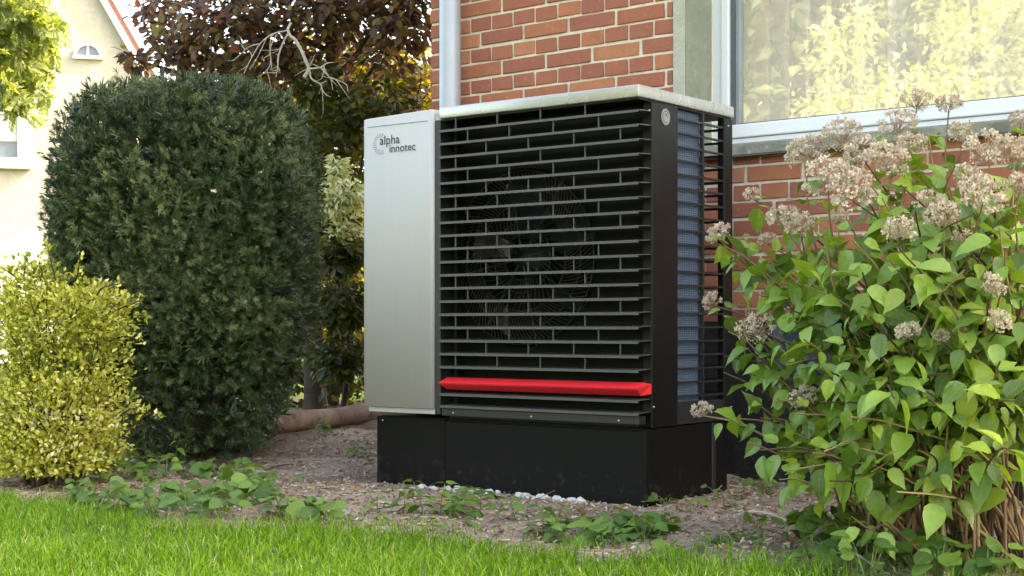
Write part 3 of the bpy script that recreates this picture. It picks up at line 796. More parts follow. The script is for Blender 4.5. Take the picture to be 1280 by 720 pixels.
for sgn in (-1, 1):
    e = ap[0] + sgn * (hw + 0.12); zE = ap[1] - sl * (hw + 0.12)
    T_ = 0.16
    poly("roof", [(ap[0], -0.10, ap[1] + 0.05), (e, -0.10, zE + 0.05), (e, 9.3, zE + 0.05), (ap[0], 9.3, ap[1] + 0.05), (ap[0], -0.10, ap[1] + 0.05 + T_), (e, -0.10, zE + 0.05 + T_), (e, 9.3, zE + 0.05 + T_), (ap[0], 9.3, ap[1] + 0.05 + T_)],
         [(0, 1, 2, 3), (4, 7, 6, 5), (0, 4, 5, 1), (1, 5, 6, 2), (2, 6, 7, 3)], m_ntile, nh)
    poly("verge_board", [(ap[0], -0.12, ap[1] + 0.04), (e, -0.12, zE + 0.04), (e, -0.12, zE - 0.16), (ap[0], -0.12, ap[1] - 0.16), (ap[0], -0.0, ap[1] + 0.04), (e, -0.0, zE + 0.04), (e, -0.0, zE - 0.16), (ap[0], -0.0, ap[1] - 0.16)],
         [(0, 1, 2, 3), (4, 7, 6, 5), (3, 2, 6, 7), (0, 4, 5, 1), (1, 5, 6, 2)], m_verge, nh)
c0 = gl(110, 70); r_ = (gl(127, 70)[0] - gl(93, 70)[0]) / 2
m_darkglass = plain("dark_window_glass", (0.10, 0.13, 0.17), 0.08, 0, 0.1, 3, spec=0.9)
m_frame = plain("beige_window_frame", (0.62, 0.57, 0.52), 0.6, 0, 0.06)
lu = bpy.data.objects.new("attic_window", None); COL.objects.link(lu); lu.parent = nh
def half_disc(name, r0, r1, y, mat, parent, n=20):
    a = np.linspace(0, math.pi, n); V = []
    for yy in (y, 0.02):
        for r in (r0, r1): V += [(c0[0] + r * math.cos(t), yy, c0[1] + r * math.sin(t) * 0.92) for t in a]
    Fc = []
    for i in range(n - 1): Fc += [(i, i + 1, n + i + 1, n + i), (n + i, n + i + 1, 3 * n + i + 1, 3 * n + i), (i, 2 * n + i, 2 * n + i + 1, i + 1)]
    return poly(name, V, Fc, mat, parent)
half_disc("pane", 0.004, r_ * 0.86, -0.012, m_darkglass, lu); half_disc("frame", r_ * 0.84, r_ * 1.06, -0.06, m_frame, lu)
box("glazing_bar", (c0[0] - .02, -0.03, c0[1]), (c0[0] + .02, -0.011, c0[1] + r_ * .8), m_frame, lu); box("sill", (c0[0] - r_ * 1.1, -0.08, c0[1] - .06), (c0[0] + r_ * 1.1, 0.01, c0[1] - 0.002), m_frame, lu)
a_, b_ = gl(34.5, 137), gl(-30, 207)
wn_ = bpy.data.objects.new("window", None); COL.objects.link(wn_); wn_.parent = nh
x0_, x1_, z0_, z1_ = b_[0], a_[0], gl(34.5, 207)[1], a_[1]
for lo, hi in (((x0_, z0_), (x1_, z0_ + .12)), ((x0_, z1_ - .10), (x1_, z1_)), ((x1_ - .16, z0_ + .121), (x1_, z1_ - .101)), ((x0_, z0_ + .121), (x0_ + .16, z1_ - .101))):
    box("frame", (lo[0], -0.07, lo[1]), (hi[0], 0.02, hi[1]), m_frame, wn_, 0.01)
box("sill", (x0_ - .06, -0.14, z0_ - .07), (x1_ + .06, 0.01, z0_ - 0.003), m_frame, wn_, 0.01)
box("pane", (x0_ + .161, -0.015, z0_ + .121), (x1_ - .161, 0.0, z1_ - .55), m_darkglass, wn_)
box("roller_blind", (x0_ + .161, -0.04, z1_ - .548), (x1_ - .161, 0.0, z1_ - .101), plain("grey_roller_blind", (0.45, 0.43, 0.42), 0.7), wn_)
# pale ramped garden wall in front of it
gw = [on_plane(-60, 327, gp + gn * 3.0, gn), on_plane(130, 250, gp + gn * 3.0, gn)]
pw = thing("garden_wall", "white rendered wall with a rising top in front of the cream house", "wall", tuple(gw[0][:2]) + (0,), gth)
L_ = float(np.linalg.norm(gw[1][:2] - gw[0][:2]))
Vw = []
for y in (0, 0.3): Vw += [(-2, y, -0.5), (L_, y, -0.5), (L_, y, gw[1][2]), (-2, y, gw[0][2] - 0.8)]
poly("wall_body", Vw, [(0, 1, 2, 3), (7, 6, 5, 4), (3, 2, 6, 7), (1, 5, 6, 2), (0, 3, 7, 4)], m_white_r, pw)

# ------------------------------------------------------------------ vegetation materials
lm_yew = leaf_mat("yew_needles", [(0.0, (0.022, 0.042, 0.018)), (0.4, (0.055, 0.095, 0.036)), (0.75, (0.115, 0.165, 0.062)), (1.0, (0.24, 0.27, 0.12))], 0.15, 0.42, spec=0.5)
lm_gold = leaf_mat("golden_privet_leaf", [(0.0, (0.06, 0.11, 0.018)), (0.30, (0.21, 0.27, 0.035)), (0.64, (0.50, 0.50, 0.075)), (0.87, (0.72, 0.69, 0.22)), (1.0, (0.82, 0.79, 0.50))], 0.35, 0.4)
lm_copper = leaf_mat("copper_beech_leaf", [(0.0, (0.080, 0.058, 0.050)), (0.3, (0.15, 0.100, 0.092)), (0.5, (0.23, 0.110, 0.092)), (0.66, (0.18, 0.155, 0.068)), (0.88, (0.28, 0.26, 0.08)), (1.0, (0.40, 0.13, 0.085))], 0.45, 0.40, tboost=(1.35, 1.0, 0.8))
lm_lime = leaf_mat("yellow_green_tree_leaf", [(0.0, (0.08, 0.10, 0.018)), (0.4, (0.18, 0.19, 0.025)), (0.75, (0.30, 0.26, 0.04)), (1.0, (0.42, 0.30, 0.07))], 0.5, 0.4, tboost=(1.6, 1.4, 0.5))
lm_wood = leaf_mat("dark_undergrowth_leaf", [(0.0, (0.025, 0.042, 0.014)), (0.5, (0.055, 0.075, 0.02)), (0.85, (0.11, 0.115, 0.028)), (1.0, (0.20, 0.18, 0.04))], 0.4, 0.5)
lm_pale = leaf_mat("cream_variegated_leaf", [(0.0, (0.25, 0.34, 0.12)), (0.4, (0.60, 0.62, 0.34)), (1.0, (0.82, 0.81, 0.62))], 0.35, 0.45)
lm_robin = leaf_mat("bright_green_leaflet", [(0.0, (0.11, 0.16, 0.045)), (0.5, (0.20, 0.26, 0.085)), (1.0, (0.32, 0.36, 0.15))], 0.5, 0.45, tboost=(1.4, 1.3, 0.5))
lm_hyd = leaf_mat("hydrangea_leaf", [(0.0, (0.09, 0.165, 0.032)), (0.3, (0.155, 0.275, 0.042)), (0.65, (0.235, 0.385, 0.055)), (0.93, (0.31, 0.45, 0.060)), (1.0, (0.42, 0.49, 0.08))], 0.33, 0.36, veins=True, spec=0.6)
lm_weed = leaf_mat("weed_leaf", [(0.0, (0.055, 0.125, 0.028)), (0.5, (0.11, 0.22, 0.04)), (1.0, (0.20, 0.33, 0.06))], 0.35, 0.5, veins=True)
lm_grass = leaf_mat("lawn_grass_blade", [(0.0, (0.060, 0.130, 0.012)), (0.35, (0.120, 0.255, 0.015)), (0.7, (0.190, 0.370, 0.022)), (0.93, (0.28, 0.45, 0.05)), (1.0, (0.50, 0.44, 0.24))], 0.4, 0.4, tboost=(1.2, 1.2, 0.5))
lm_flower = leaf_mat("dried_hydrangea_floret", [(0.0, (0.40, 0.28, 0.20)), (0.4, (0.64, 0.52, 0.42)), (0.75, (0.76, 0.67, 0.55)), (1.0, (0.82, 0.76, 0.64))], 0.3, 0.8, tboost=(1, 1, 1), spec=0.1)
m_bark = plain("grey_brown_bark", (0.075, 0.058, 0.042), 0.9, 0, 0.35, 9, 0.6, 60, 0.2)
m_dead = plain("bleached_dead_wood", (0.44, 0.40, 0.33), 0.8, 0, 0.25, 25, 0.4, 120, 0.2)
m_stem = leaf_mat("tan_woody_stem", [(0.0, (0.06, 0.038, 0.024)), (0.45, (0.15, 0.085, 0.045)), (0.8, (0.27, 0.165, 0.08)), (1.0, (0.33, 0.27, 0.12))], 0.0, 0.7, spec=0.3)
m_stem_g = plain("green_weed_stem", (0.13, 0.20, 0.05), 0.6, 0, 0.2, 12)
m_twig = plain("dark_twig", (0.10, 0.065, 0.045), 0.85, 0, 0.3, 20)
UPV = np.array([0, 0, 1.0])

def leaf_cloud(n, d, up=0.7, jitter=0.6, droop=0.2):
    """tips mostly outwards, faces mostly up"""
    tip = unit(d * np.array([1, 1, 0.3]) + rng.normal(0, jitter, (n, 3)) - UPV * droop)
    nrm = unit(UPV * up + d * 0.35 + rng.normal(0, jitter * 0.6, (n, 3)))
    return tip, nrm
def branch(a, b, r0, r1, sag=0.1, n=9):
    a = np.asarray(a, float); b = np.asarray(b, float); L = np.linalg.norm(b - a)
    m1 = a + (b - a) * 0.35 + rng.normal(0, 0.06 * L, 3) + UPV * sag * L; m2 = a + (b - a) * 0.7 + rng.normal(0, 0.05 * L, 3) + UPV * sag * L
    p = spline([a, m1, m2, b], n // 3 + 1)
    return p, np.linspace(r0, r1, len(p))

# ------------------------------------------------------------------ clipped yew
yc = pd(238, 408, 6.95); yc[2] = 0.0
yew = thing("yew_shrub", "large dark green yew clipped to a rounded block left of the heat pump", "shrub", tuple(yc))
def needle_sprig(n=18):
    V, T = [], []
    for k in range(n):                                   # needles spiral round the shoot
        t = 0.10 + 0.90 * k / (n - 1); ph = k * 2.39996
        L = 0.52 * (1 - 0.25 * t); a = math.radians(88 - 62 * t)
        d = np.array([math.sin(a) * math.cos(ph), math.cos(a), math.sin(a) * math.sin(ph) * 0.75])
        s_ = np.cross(d, [0.2, 1.0, 0.1]); s_ = s_ / (np.linalg.norm(s_) + 1e-9) * 0.045
        p = np.array([0, 0.1 + t * 0.42, 0.0])
        i = len(V); V += [p - s_ * 0.6, p + s_ * 0.6, p + d * L * 0.55 + s_, p + d * L]; T += [(i, i + 1, i + 2), (i, i + 2, i + 3)]
    V = np.array(V, float); return V, np.array(T), V[:, :2].copy()
SPRIG = needle_sprig()
def superell(n, a, b, c, p, rmin):
    d = rand_dirs(n)
    s = (np.abs(d[:, 0] / a) ** p + np.abs(d[:, 1] / b) ** p + np.abs(d[:, 2] / c) ** p) ** (-1.0 / p)
    P = d * s[:, None]
    g = unit(np.sign(P) * np.abs(P / np.array([a, b, c])) ** (p - 1) / np.array([a, b, c]))
    r = 1 - (1 - rmin) * U(0, 1, n) ** 1.6
    lump = (vn(P[:, 0] * 5 + 20, P[:, 2] * 5 + 7) + vn(P[:, 1] * 5 + 3, P[:, 2] * 4 + 60) - 1.0)
    P = P * (r * (1 + 0.055 * lump))[:, None]
    return P, g
cz = 0.870
def yew_shape(P):
    taper = 1 - 0.30 * sstep(0.05, -0.85, P[:, 2]); P = P * np.stack([taper, taper, np.ones(len(P))], -1)
    P[:, 2] -= 0.035 * sstep(0.36, 0.56, np.abs(P[:, 0])) * sstep(0.2, 0.8, P[:, 2])
    return P
C_, _ = superell(7200, 0.550, 0.56, 0.870, 5.2, 0.86)    # shoots: each a tuft of sprigs round one outward axis
C_ = yew_shape(C_); g_ = unit(C_ * np.array([1.2, 1.2, 0.8]))
C_ = C_[(C_[:, 2] + cz > 0.14 * vn(C_[:, 0] * 6, C_[:, 1] * 6)) & (U(0, 1, len(C_)) < 0.28 + 0.72 * sstep(0.2, 0.75, C_[:, 2] + cz))]; g_ = unit(C_ * np.array([1.2, 1.2, 0.8]))
nC = len(C_); KS = 4
ax_ = unit(g_ * 0.9 + UPV * 0.40 + rng.normal(0, 0.35, (nC, 3)))
tt_ = np.clip(0.55 * vn(C_[:, 0] * 4 + 3, C_[:, 2] * 4 + C_[:, 1] * 3) + U(0, 0.5, nC) - 0.1, 0, 1)
P = np.repeat(C_, KS, 0); axr = np.repeat(ax_, KS, 0); n = len(P)
spread = U(0, 1, n)
tip = unit(axr + rng.normal(0, 0.55, (n, 3)) * (1.15 - 0.6 * spread)[:, None]); P = P + axr * (spread * 0.05 - 0.03)[:, None] + rng.normal(0, 0.010, (n, 3))
nrm = unit(rng.normal(0, 1, (n, 3)) + np.repeat(g_, KS, 0) * 0.8)
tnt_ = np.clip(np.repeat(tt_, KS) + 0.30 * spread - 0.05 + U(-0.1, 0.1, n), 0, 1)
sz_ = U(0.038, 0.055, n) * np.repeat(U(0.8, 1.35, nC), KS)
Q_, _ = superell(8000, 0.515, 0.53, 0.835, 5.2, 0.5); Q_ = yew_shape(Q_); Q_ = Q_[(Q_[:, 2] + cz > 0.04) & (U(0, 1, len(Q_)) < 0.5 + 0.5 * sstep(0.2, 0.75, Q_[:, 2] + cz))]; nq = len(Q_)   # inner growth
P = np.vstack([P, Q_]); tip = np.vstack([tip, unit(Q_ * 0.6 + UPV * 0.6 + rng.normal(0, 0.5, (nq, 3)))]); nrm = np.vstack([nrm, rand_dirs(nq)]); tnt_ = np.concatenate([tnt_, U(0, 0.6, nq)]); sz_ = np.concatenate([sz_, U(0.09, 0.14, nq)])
Pw = P @ AX; Pw[:, 2] += cz
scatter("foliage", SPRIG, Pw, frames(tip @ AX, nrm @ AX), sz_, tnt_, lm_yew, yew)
for k in range(9):
    a = 2 * math.pi * k / 9 + 0.3; b0 = np.array([0.07 * math.cos(a), 0.07 * math.sin(a), -0.05 + 0.1])
    b1 = np.array([0.46 * math.cos(a), 0.42 * math.sin(a), U(1.1, 1.5)])
    p, r = branch(b0, b1, 0.032, 0.008, 0.03); tubes("branch", [(p, r)], m_bark, yew, 6)
tw = []
for k in range(60):
    a = U(0, 2 * math.pi); rr = U(0.15, 0.5); z = U(0.15, 1.2)
    b0 = np.array([rr * 0.4 * math.cos(a), rr * 0.4 * math.sin(a), z - 0.1]); b1 = np.array([rr * 1.15 * math.cos(a + U(-.3, .3)), rr * 1.15 * math.sin(a), z + U(0, 0.2)])
    tw.append(branch(b0, b1, 0.007, 0.002, 0.02))
tubes("twigs", tw, m_bark, yew, 4)["kind"] = "stuff"

# ------------------------------------------------------------------ golden shrub, lower left
gc = pd(70, 408, 6.0); gc[2] = 0.0
gold = thing("golden_shrub", "bushy shrub with small yellow variegated leaves at the left edge of the bed", "shrub", tuple(gc))
Ps, Ds = [], []
for px, py, z, rx, ry, rz, n in ((78, 408, 6.05, 0.29, 0.30, 0.21, 6200), (64, 525, 5.95, 0.31, 0.30, 0.24, 7000), (64, 575, 5.9, 0.29, 0.28, 0.13, 2600), (-60, 430, 6.1, 0.30, 0.3, 0.30, 2400), (-70, 540, 6.0, 0.34, 0.3, 0.25, 1500), (40, 365, 6.1, 0.18, 0.2, 0.15, 900), (120, 380, 6.1, 0.10, 0.14, 0.12, 500), (85, 468, 5.95, 0.26, 0.26, 0.14, 1200)):
    p, d = blob_points(n, px, py, z, rx, ry, rz, 0.30, 0.28); Ps.append(p); Ds.append(d)
P = np.concatenate(Ps); D_ = np.concatenate(Ds); ok = P[:, 2] > 0.05; P = P[ok]; D_ = D_[ok]
sh = []                                                  # loose shoots standing out of the top and side
for px, py, tx, ty in ((70, 350, 58, 303), (50, 352, 50, 322), (25, 350, 6, 338), (95, 350, 100, 318), (140, 392, 176, 372), (120, 370, 150, 352), (150, 520, 188, 512), (130, 430, 180, 430), (120, 555, 205, 520), (30, 345, 35, 318)):
    b0, b1 = pd(px, py, 6.0), pd(tx, ty, 5.9 + U(-.1, .1)); p, r = branch(b0, b1, 0.004, 0.0015, 0.05); sh.append((p - gc, r))
    for q in p[2:]:
        for _ in range(2): P = np.vstack([P, q + rng.normal(0, 0.006, 3)]); D_ = np.vstack([D_, unit(rng.normal(0, 1, 3) + UPV)])
n = len(P); tip = unit(D_ + UPV * 0.4 + rng.normal(0, 0.6, (n, 3))); nrm = unit(D_ * 0.7 + UPV * 0.6 + rng.normal(0, 0.5, (n, 3)))
foliage(gold, LEAF_SMALL, P, tip, nrm, U(0.017, 0.031, n), lm_gold, 0, np.clip(0.35 * vn(P[:, 0] * 6, P[:, 2] * 6) + U(0.0, 0.72, n), 0, 1))
for k in range(26):
    a = U(0, 2 * math.pi); b0 = np.array([0.12 * math.cos(a), 0.12 * math.sin(a), -0.02]); b1 = np.array([U(-.3, .3), U(-.25, .25), U(0.35, 0.8)])
    sh.append(branch(b0, b1 @ AX, 0.008, 0.002, 0.02))
tubes("stems", sh, m_stem, gold, 5)["kind"] = "stuff"

# ------------------------------------------------------------------ trees behind
def tree(name, label, base, crown, tpl, mat, size, blobs, trunk_r, n_single=0, shell=0.1, up=0.9, jit=0.5, group=None, bark=m_bark, tintf=None, lump=0.35, cat="tree"):
    base = np.asarray(base, float)
    t = thing(name, label, cat, tuple(base), group=group)
    top = np.asarray(crown, float)
    tp = spline([base - UPV * 0.1, base + (top - base) * 0.35 + rng.normal(0, 0.05, 3), base + (top - base) * 0.7 + rng.normal(0, 0.06, 3), top], 5)
    tr = np.linspace(trunk_r, trunk_r * 0.3, len(tp)); tr[0] *= 1.35
    tubes("trunk", [(tp - base, tr)], bark, t, 10)
    Ps, Ds, br = [], [], []
    for px, py, z, rx, ry, rz, n in blobs:
        p, d = blob_points(n, px, py, z, rx, ry, rz, shell, lump); Ps.append(p); Ds.append(d)
        c = pd(px, py, z); k = min(len(tp) - 1, max(2, int(np.argmin(np.linalg.norm(tp - (c - UPV * 0.4), axis=1)))))
        q, r = branch(tp[k] - base, c - base, tr[k] * 0.55, 0.008, 0.06); br.append((q, r))
        for _ in range(7):
            e = p[int(U(0, n))]; br.append(branch(c - base + rng.normal(0, 0.05, 3), e - base, 0.008, 0.002, 0.03))
    for b_ in br[::8]: tubes("limb", [b_], bark, t, 6)
    tubes("twigs", [b_ for i, b_ in enumerate(br) if i % 8], bark, t, 4)["kind"] = "stuff"
    P = np.concatenate(Ps); D_ = np.concatenate(Ds); n = len(P)
    tip, nrm = leaf_cloud(n, D_, up, jit)
    foliage(t, tpl, P, tip, nrm, U(size[0], size[1], n), mat, n_single, None if tintf is None else tintf(P), part="crown")
    return t
cb = pd(395, 408, 9.4); cb[2] = ground_h(cb[0], cb[1])
copper = tree("copper_beech", "copper beech with dark red brown leaves above the yew", cb, pd(400, -60, 9.6), LEAF_BEECH, lm_copper, (0.055, 0.085),
     [(300, 20, 9.2, 0.55, 0.6, 0.30, 1100), (420, -5, 9.2, 0.5, 0.6, 0.32, 1000), (505, 10, 9.0, 0.30, 0.5, 0.35, 800), (200, 10, 9.6, 0.22, 0.4, 0.20, 200), (225, 62, 9.4, 0.22, 0.35, 0.17, 330), (170, 75, 9.5, 0.10, 0.2, 0.08, 70),
      (330, -90, 9.6, 0.8, 0.9, 0.40, 900), (500, -90, 9.4, 0.6, 0.8, 0.45, 800), (340, 75, 9.3, 0.35, 0.4, 0.20, 500), (470, 80, 9.3, 0.30, 0.4, 0.18, 150), (270, 85, 9.8, 0.35, 0.4, 0.15, 350), (515, 130, 9.4, 0.12, 0.2, 0.25, 70), (420, 60, 9.9, 0.4, 0.4, 0.3, 260)],
     0.075, 240, tintf=lambda P: np.clip(U(0, 1, len(P)) ** 1.1, 0, 1))
# dead branch hanging in front of the copper leaves
DZ = 8.15
def dpt(l, dz=0.0): return np.array([pd(x, y, DZ + dz) for x, y in l]) - cb
dead = [(spline(dpt([(364, 28), (361, 34), (360, 38), (363, 45), (369, 50), (377, 64), (383, 78), (385.5, 87), (380, 97)]), 5), None, 0.012, 0.017),
        (spline(dpt([(386, 86), (400, 84.5), (409, 79), (417, 78)]), 5), None, 0.009, 0.004), (spline(dpt([(401, 84.5), (411, 96), (414, 101), (416, 112)]), 5), None, 0.008, 0.003),
        (spline(dpt([(413, 97), (424, 101), (433, 106), (435, 114)]), 5), None, 0.007, 0.003), (spline(dpt([(387, 87), (389, 98), (400, 105), (403, 112), (407, 118), (413, 121)]), 5), None, 0.009, 0.003),
        (spline(dpt([(400, 105), (409, 101)]), 4), None, 0.006, 0.003), (spline(dpt([(361, 40), (353, 55), (348, 70), (347, 80), (350, 89)]), 5), None, 0.008, 0.003), (spline(dpt([(348, 72), (347, 85), (345, 97)]), 4), None, 0.006, 0.003),
        (spline(dpt([(360, 38), (340, 43), (325, 55), (313, 75), (305, 92)]), 5), None, 0.007, 0.003), (spline(dpt([(346, 43), (338, 60), (338, 80), (330, 92)]), 5), None, 0.006, 0.003),
        (spline(dpt([(325, 55), (315, 57), (306, 62)]), 4), None, 0.005, 0.002), (spline(dpt([(388, 82), (392, 72), (394, 68)]), 4), None, 0.004, 0.002), (spline(dpt([(410, 80), (407, 76)]), 4), None, 0.004, 0.002), (spline(dpt([(428, 103), (430, 99)]), 4), None, 0.004, 0.002)]
for k in range(26):                                      # fine side twigs
    p0 = dead[int(U(1, 11))][0]; q = p0[int(U(1, len(p0)))]; e_ = q + np.array([*(RV * U(-0.10, 0.06)), U(-0.16, 0.05)]) + rng.normal(0, 0.02, 3)
    dead.append((spline([q, (q + e_) / 2 + rng.normal(0, 0.012, 3), e_], 4), None, 0.0042, 0.0018))
db = tubes("dead_branch", [(p, np.linspace(a, b, len(p))) for p, _, a, b in [(p, q, a * .62, b * .62) for p, q, a, b in dead]], m_dead, copper, 7)
db["label"] = "bleached bare dead branch"

lb = pd(480, 408, 12.3); lb[2] = -0.01
tree("lime_green_tree", "sunlit yellow green tree between the yew and the brick corner", lb, pd(480, 40, 12.4), LEAF_BEECH, lm_lime, (0.07, 0.11),
     [(430, 110, 11.6, 0.6, 0.6, 0.5, 1700), (500, 130, 11.4, 0.4, 0.6, 0.5, 1700), (440, 220, 12.0, 0.5, 0.5, 0.5, 1100), (420, 310, 12.3, 0.5, 0.5, 0.5, 700), (560, 180, 12.4, 0.6, 0.6, 0.6, 500), (360, 150, 12.6, 0.6, 0.6, 0.5, 900), (440, 400, 12.4, 0.6, 0.5, 0.4, 500), (310, 100, 12.8, 0.5, 0.5, 0.35, 350)], 0.08, 0, lump=0.4)
db_ = pd(415, 408, 9.9); db_[2] = ground_h(db_[0], db_[1])
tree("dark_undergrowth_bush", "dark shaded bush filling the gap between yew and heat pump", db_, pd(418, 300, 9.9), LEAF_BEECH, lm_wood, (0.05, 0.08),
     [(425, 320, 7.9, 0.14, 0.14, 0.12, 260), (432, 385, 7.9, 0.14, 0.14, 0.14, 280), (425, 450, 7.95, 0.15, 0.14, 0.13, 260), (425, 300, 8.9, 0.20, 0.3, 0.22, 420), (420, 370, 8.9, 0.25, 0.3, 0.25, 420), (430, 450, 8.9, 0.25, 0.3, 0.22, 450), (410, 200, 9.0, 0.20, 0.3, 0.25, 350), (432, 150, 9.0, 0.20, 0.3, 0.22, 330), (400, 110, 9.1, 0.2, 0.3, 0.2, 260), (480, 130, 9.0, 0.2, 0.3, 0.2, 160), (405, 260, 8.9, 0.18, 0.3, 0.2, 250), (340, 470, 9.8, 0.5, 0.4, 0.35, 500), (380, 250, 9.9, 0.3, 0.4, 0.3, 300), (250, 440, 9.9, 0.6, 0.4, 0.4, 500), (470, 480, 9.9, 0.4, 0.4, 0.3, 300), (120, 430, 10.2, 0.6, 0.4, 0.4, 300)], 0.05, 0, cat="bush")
pp = pd(422, 408, 8.05); pp[2] = ground_h(pp[0], pp[1])
tree("cream_shrub", "slim shrub with cream variegated leaf tips beside the cabinet", pp, pd(423, 250, 8.2), LEAF_LONG, lm_pale, (0.035, 0.06),
     [(426, 245, 8.0, 0.14, 0.14, 0.12, 650), (422, 210, 8.0, 0.05, 0.06, 0.07, 200), (434, 285, 8.0, 0.11, 0.12, 0.09, 220), (405, 255, 8.0, 0.08, 0.1, 0.1, 180)], 0.018, 0, cat="shrub", up=0.4, jit=0.8)

hg = pd(430, 408, 17.0); hg[2] = -0.01
hedge = thing("hedge", "green garden hedge far behind the yew and the heat pump", "hedge", tuple(hg), YAW)
nh_ = 9000
P = np.stack([U(-2.9, 2.6, nh_), U(-0.45, 0.45, nh_), U(0.02, 1.0, nh_) ** 0.8 * 2.1], -1); P[:, 2] *= 0.9 + 0.2 * vn(P[:, 0] * 3, P[:, 0] * 0 + 4)
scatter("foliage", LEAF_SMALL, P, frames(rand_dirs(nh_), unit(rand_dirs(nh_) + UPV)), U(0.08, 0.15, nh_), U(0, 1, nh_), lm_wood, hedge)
tubes("stems", [branch(np.array([a_, 0, -0.05]), np.array([a_ + U(-.2, .2), U(-.2, .2), 1.7]), 0.03, 0.008, 0.0) for a_ in np.linspace(-2.7, 2.4, 14)], m_bark, hedge, 5)["kind"] = "stuff"

# bright tree whose outer sprays hang into the upper left corner
ob = pd(-190, 408, 14.5); ob[2] = -0.01
ot = thing("pinnate_leaved_tree", "bright green tree whose pinnate leaves hang in at the upper left corner", "tree", tuple(ob))
otp = spline([ob - UPV * .1, ob + [0.1, 0, 1.5], ob + [0.05, 0.1, 3.0], ob + [0.2, 0, 5.0]], 5)
tubes("trunk", [(otp - ob, np.linspace(0.13, 0.05, len(otp)))], m_bark, ot, 10)
Pl, Tl, Nl, br = [], [], [], []
ends = [(10, 20), (35, 8), (55, 30), (66, 62), (40, 70), (20, 60), (5, 85), (48, 88), (36, 118), (20, 112), (8, 130), (30, 95), (52, 105), (0, 45), (25, 35), (60, 12), (48, 48), (5, 5), (-20, 60), (-40, 20), (-30, 110), (-60, 60), (-90, 30), (-60, -30), (20, -30), (60, -30), (-20, -70), (-120, 90), (-130, 0), (-160, -60), (30, 132), (70, 40), (15, 12), (38, 28), (28, 78), (12, 100), (62, 80), (45, 130)]
for ex, ey in ends:
    for rep in range(2 if ex < 0 else 1 + (ey < 60)):
        e = pd(ex + U(-12, 12), ey + U(-12, 12), 14.0 + U(-0.8, 0.8)); k = int(U(8, len(otp)))
        s0 = e + unit(np.array([*( -RV * U(0.6, 1.0)), U(0.2, 0.6)])) * U(0.3, 0.6)
        if rep == 0: br.append(branch(otp[k] - ob, s0 - ob, 0.03, 0.008, 0.08))
        q = spline([s0, s0 * 0.5 + e * 0.5 + UPV * 0.06, e], 5); br.append((q - ob, np.linspace(0.006, 0.002, len(q))))
        for w in q[1::1]:                                # one pinnate leaf at each node
            for sgn in (-1, 1):
                ax = unit(rng.normal(0, 0.55, 3) + np.array([*(RV * U(-0.3, 0.9)), -0.75])); L = U(0.12, 0.22)
                sd_ = unit(np.cross(ax, rng.normal(0, 1, 3)))
                for t_ in np.linspace(0.25, 1.0, 5):
                    for s_ in (-1, 1):
                        Pl.append(w + ax * L * t_); Tl.append(unit(sd_ * s_ + ax * 0.5 - UPV * 0.35)); Nl.append(unit(np.cross(ax, sd_) + rng.normal(0, 0.25, 3)))
Pl = np.array(Pl); foliage(ot, LEAF_SMALL, Pl, np.array(Tl), np.array(Nl), U(0.055, 0.09, len(Pl)), lm_robin, 0, part="crown")
tubes("limbs", br, m_bark, ot, 5)["kind"] = "stuff"

lm_mirror = leaf_mat("lemon_green_leaf", [(0.0, (0.40, 0.47, 0.10)), (0.5, (0.62, 0.66, 0.26)), (1.0, (0.80, 0.81, 0.55))], 0.45, 0.5, tboost=(1.3, 1.2, 0.5))
# trees across the garden, seen only mirrored in the window pane
GT = [(-6.75, -11.6, 5.6, 0.42, "slim yellow green garden tree mirrored at the left of the window", 1), (-4.9, -11.6, 6.4, 1.0, "yellow green garden tree mirrored in the middle of the window", 1), (-3.1, -11.2, 6.2, 1.1, "yellow green garden tree mirrored right of the middle of the window", 1), (-1.2, -11.5, 6.4, 1.2, "yellow green garden tree mirrored at the right end of the window", 1)]
GT += [(x_, -16.5 + 0.4 * (i_ % 2), 9.5, 1.5, "dark evergreen added to block the mirrored sky, %s from the left in the window mirror" % w_, 0) for i_, (x_, w_) in enumerate(((-12.4, "first"), (-10.4, "second"), (-8.4, "third"), (-6.4, "fourth"), (-4.4, "fifth"), (-2.4, "sixth")))]  # evergreen row added to keep bright sky out of the pane's reflection
for x, y, h, r, lab, kind in GT:
    t = thing("garden_tree" if kind else "added_evergreen", lab, "tree", (x, y, 0), group="trees mirrored in the window pane")
    tubes("trunk", [(spline([(0, 0, -.1), (0.05, 0, h * .3), (0, .08, h * .6), (0.05, 0, h * .9)], 5), np.linspace(0.09, 0.03, 16))], m_bark, t, 8)
    Ps, Ds = [], []; br = []
    for j in range(46 if kind else 60):
        c = np.array([0, 0, h * 0.52]) + rand_dirs(1)[0] * np.array([r, r, h * 0.46]) * U(0.35, 0.95)
        p, d = ellipsoid_points(190 if kind else 80, c, (0.5, 0.5, 0.42) if kind else (0.75, 0.75, 0.7), 0.1, 0.4); Ps.append(p); Ds.append(d)
        br.append(branch(np.array([0, 0, max(0.8, c[2] - 0.8)]), c, 0.025, 0.008, 0.05))
    P = np.concatenate(Ps); D_ = np.concatenate(Ds); ok = P[:, 2] > 0.3; P, D_ = P[ok], D_[ok]
    tip, nrm = leaf_cloud(len(P), D_)
    scatter("crown", LEAF_SMALL, P, frames(tip, nrm), U(0.08, 0.14, len(P)) if kind else U(0.25, 0.42, len(P)), U(0, 1, len(P)), lm_mirror if kind else lm_yew, t)
    tubes("limbs", br, m_bark, t, 5)["kind"] = "stuff"

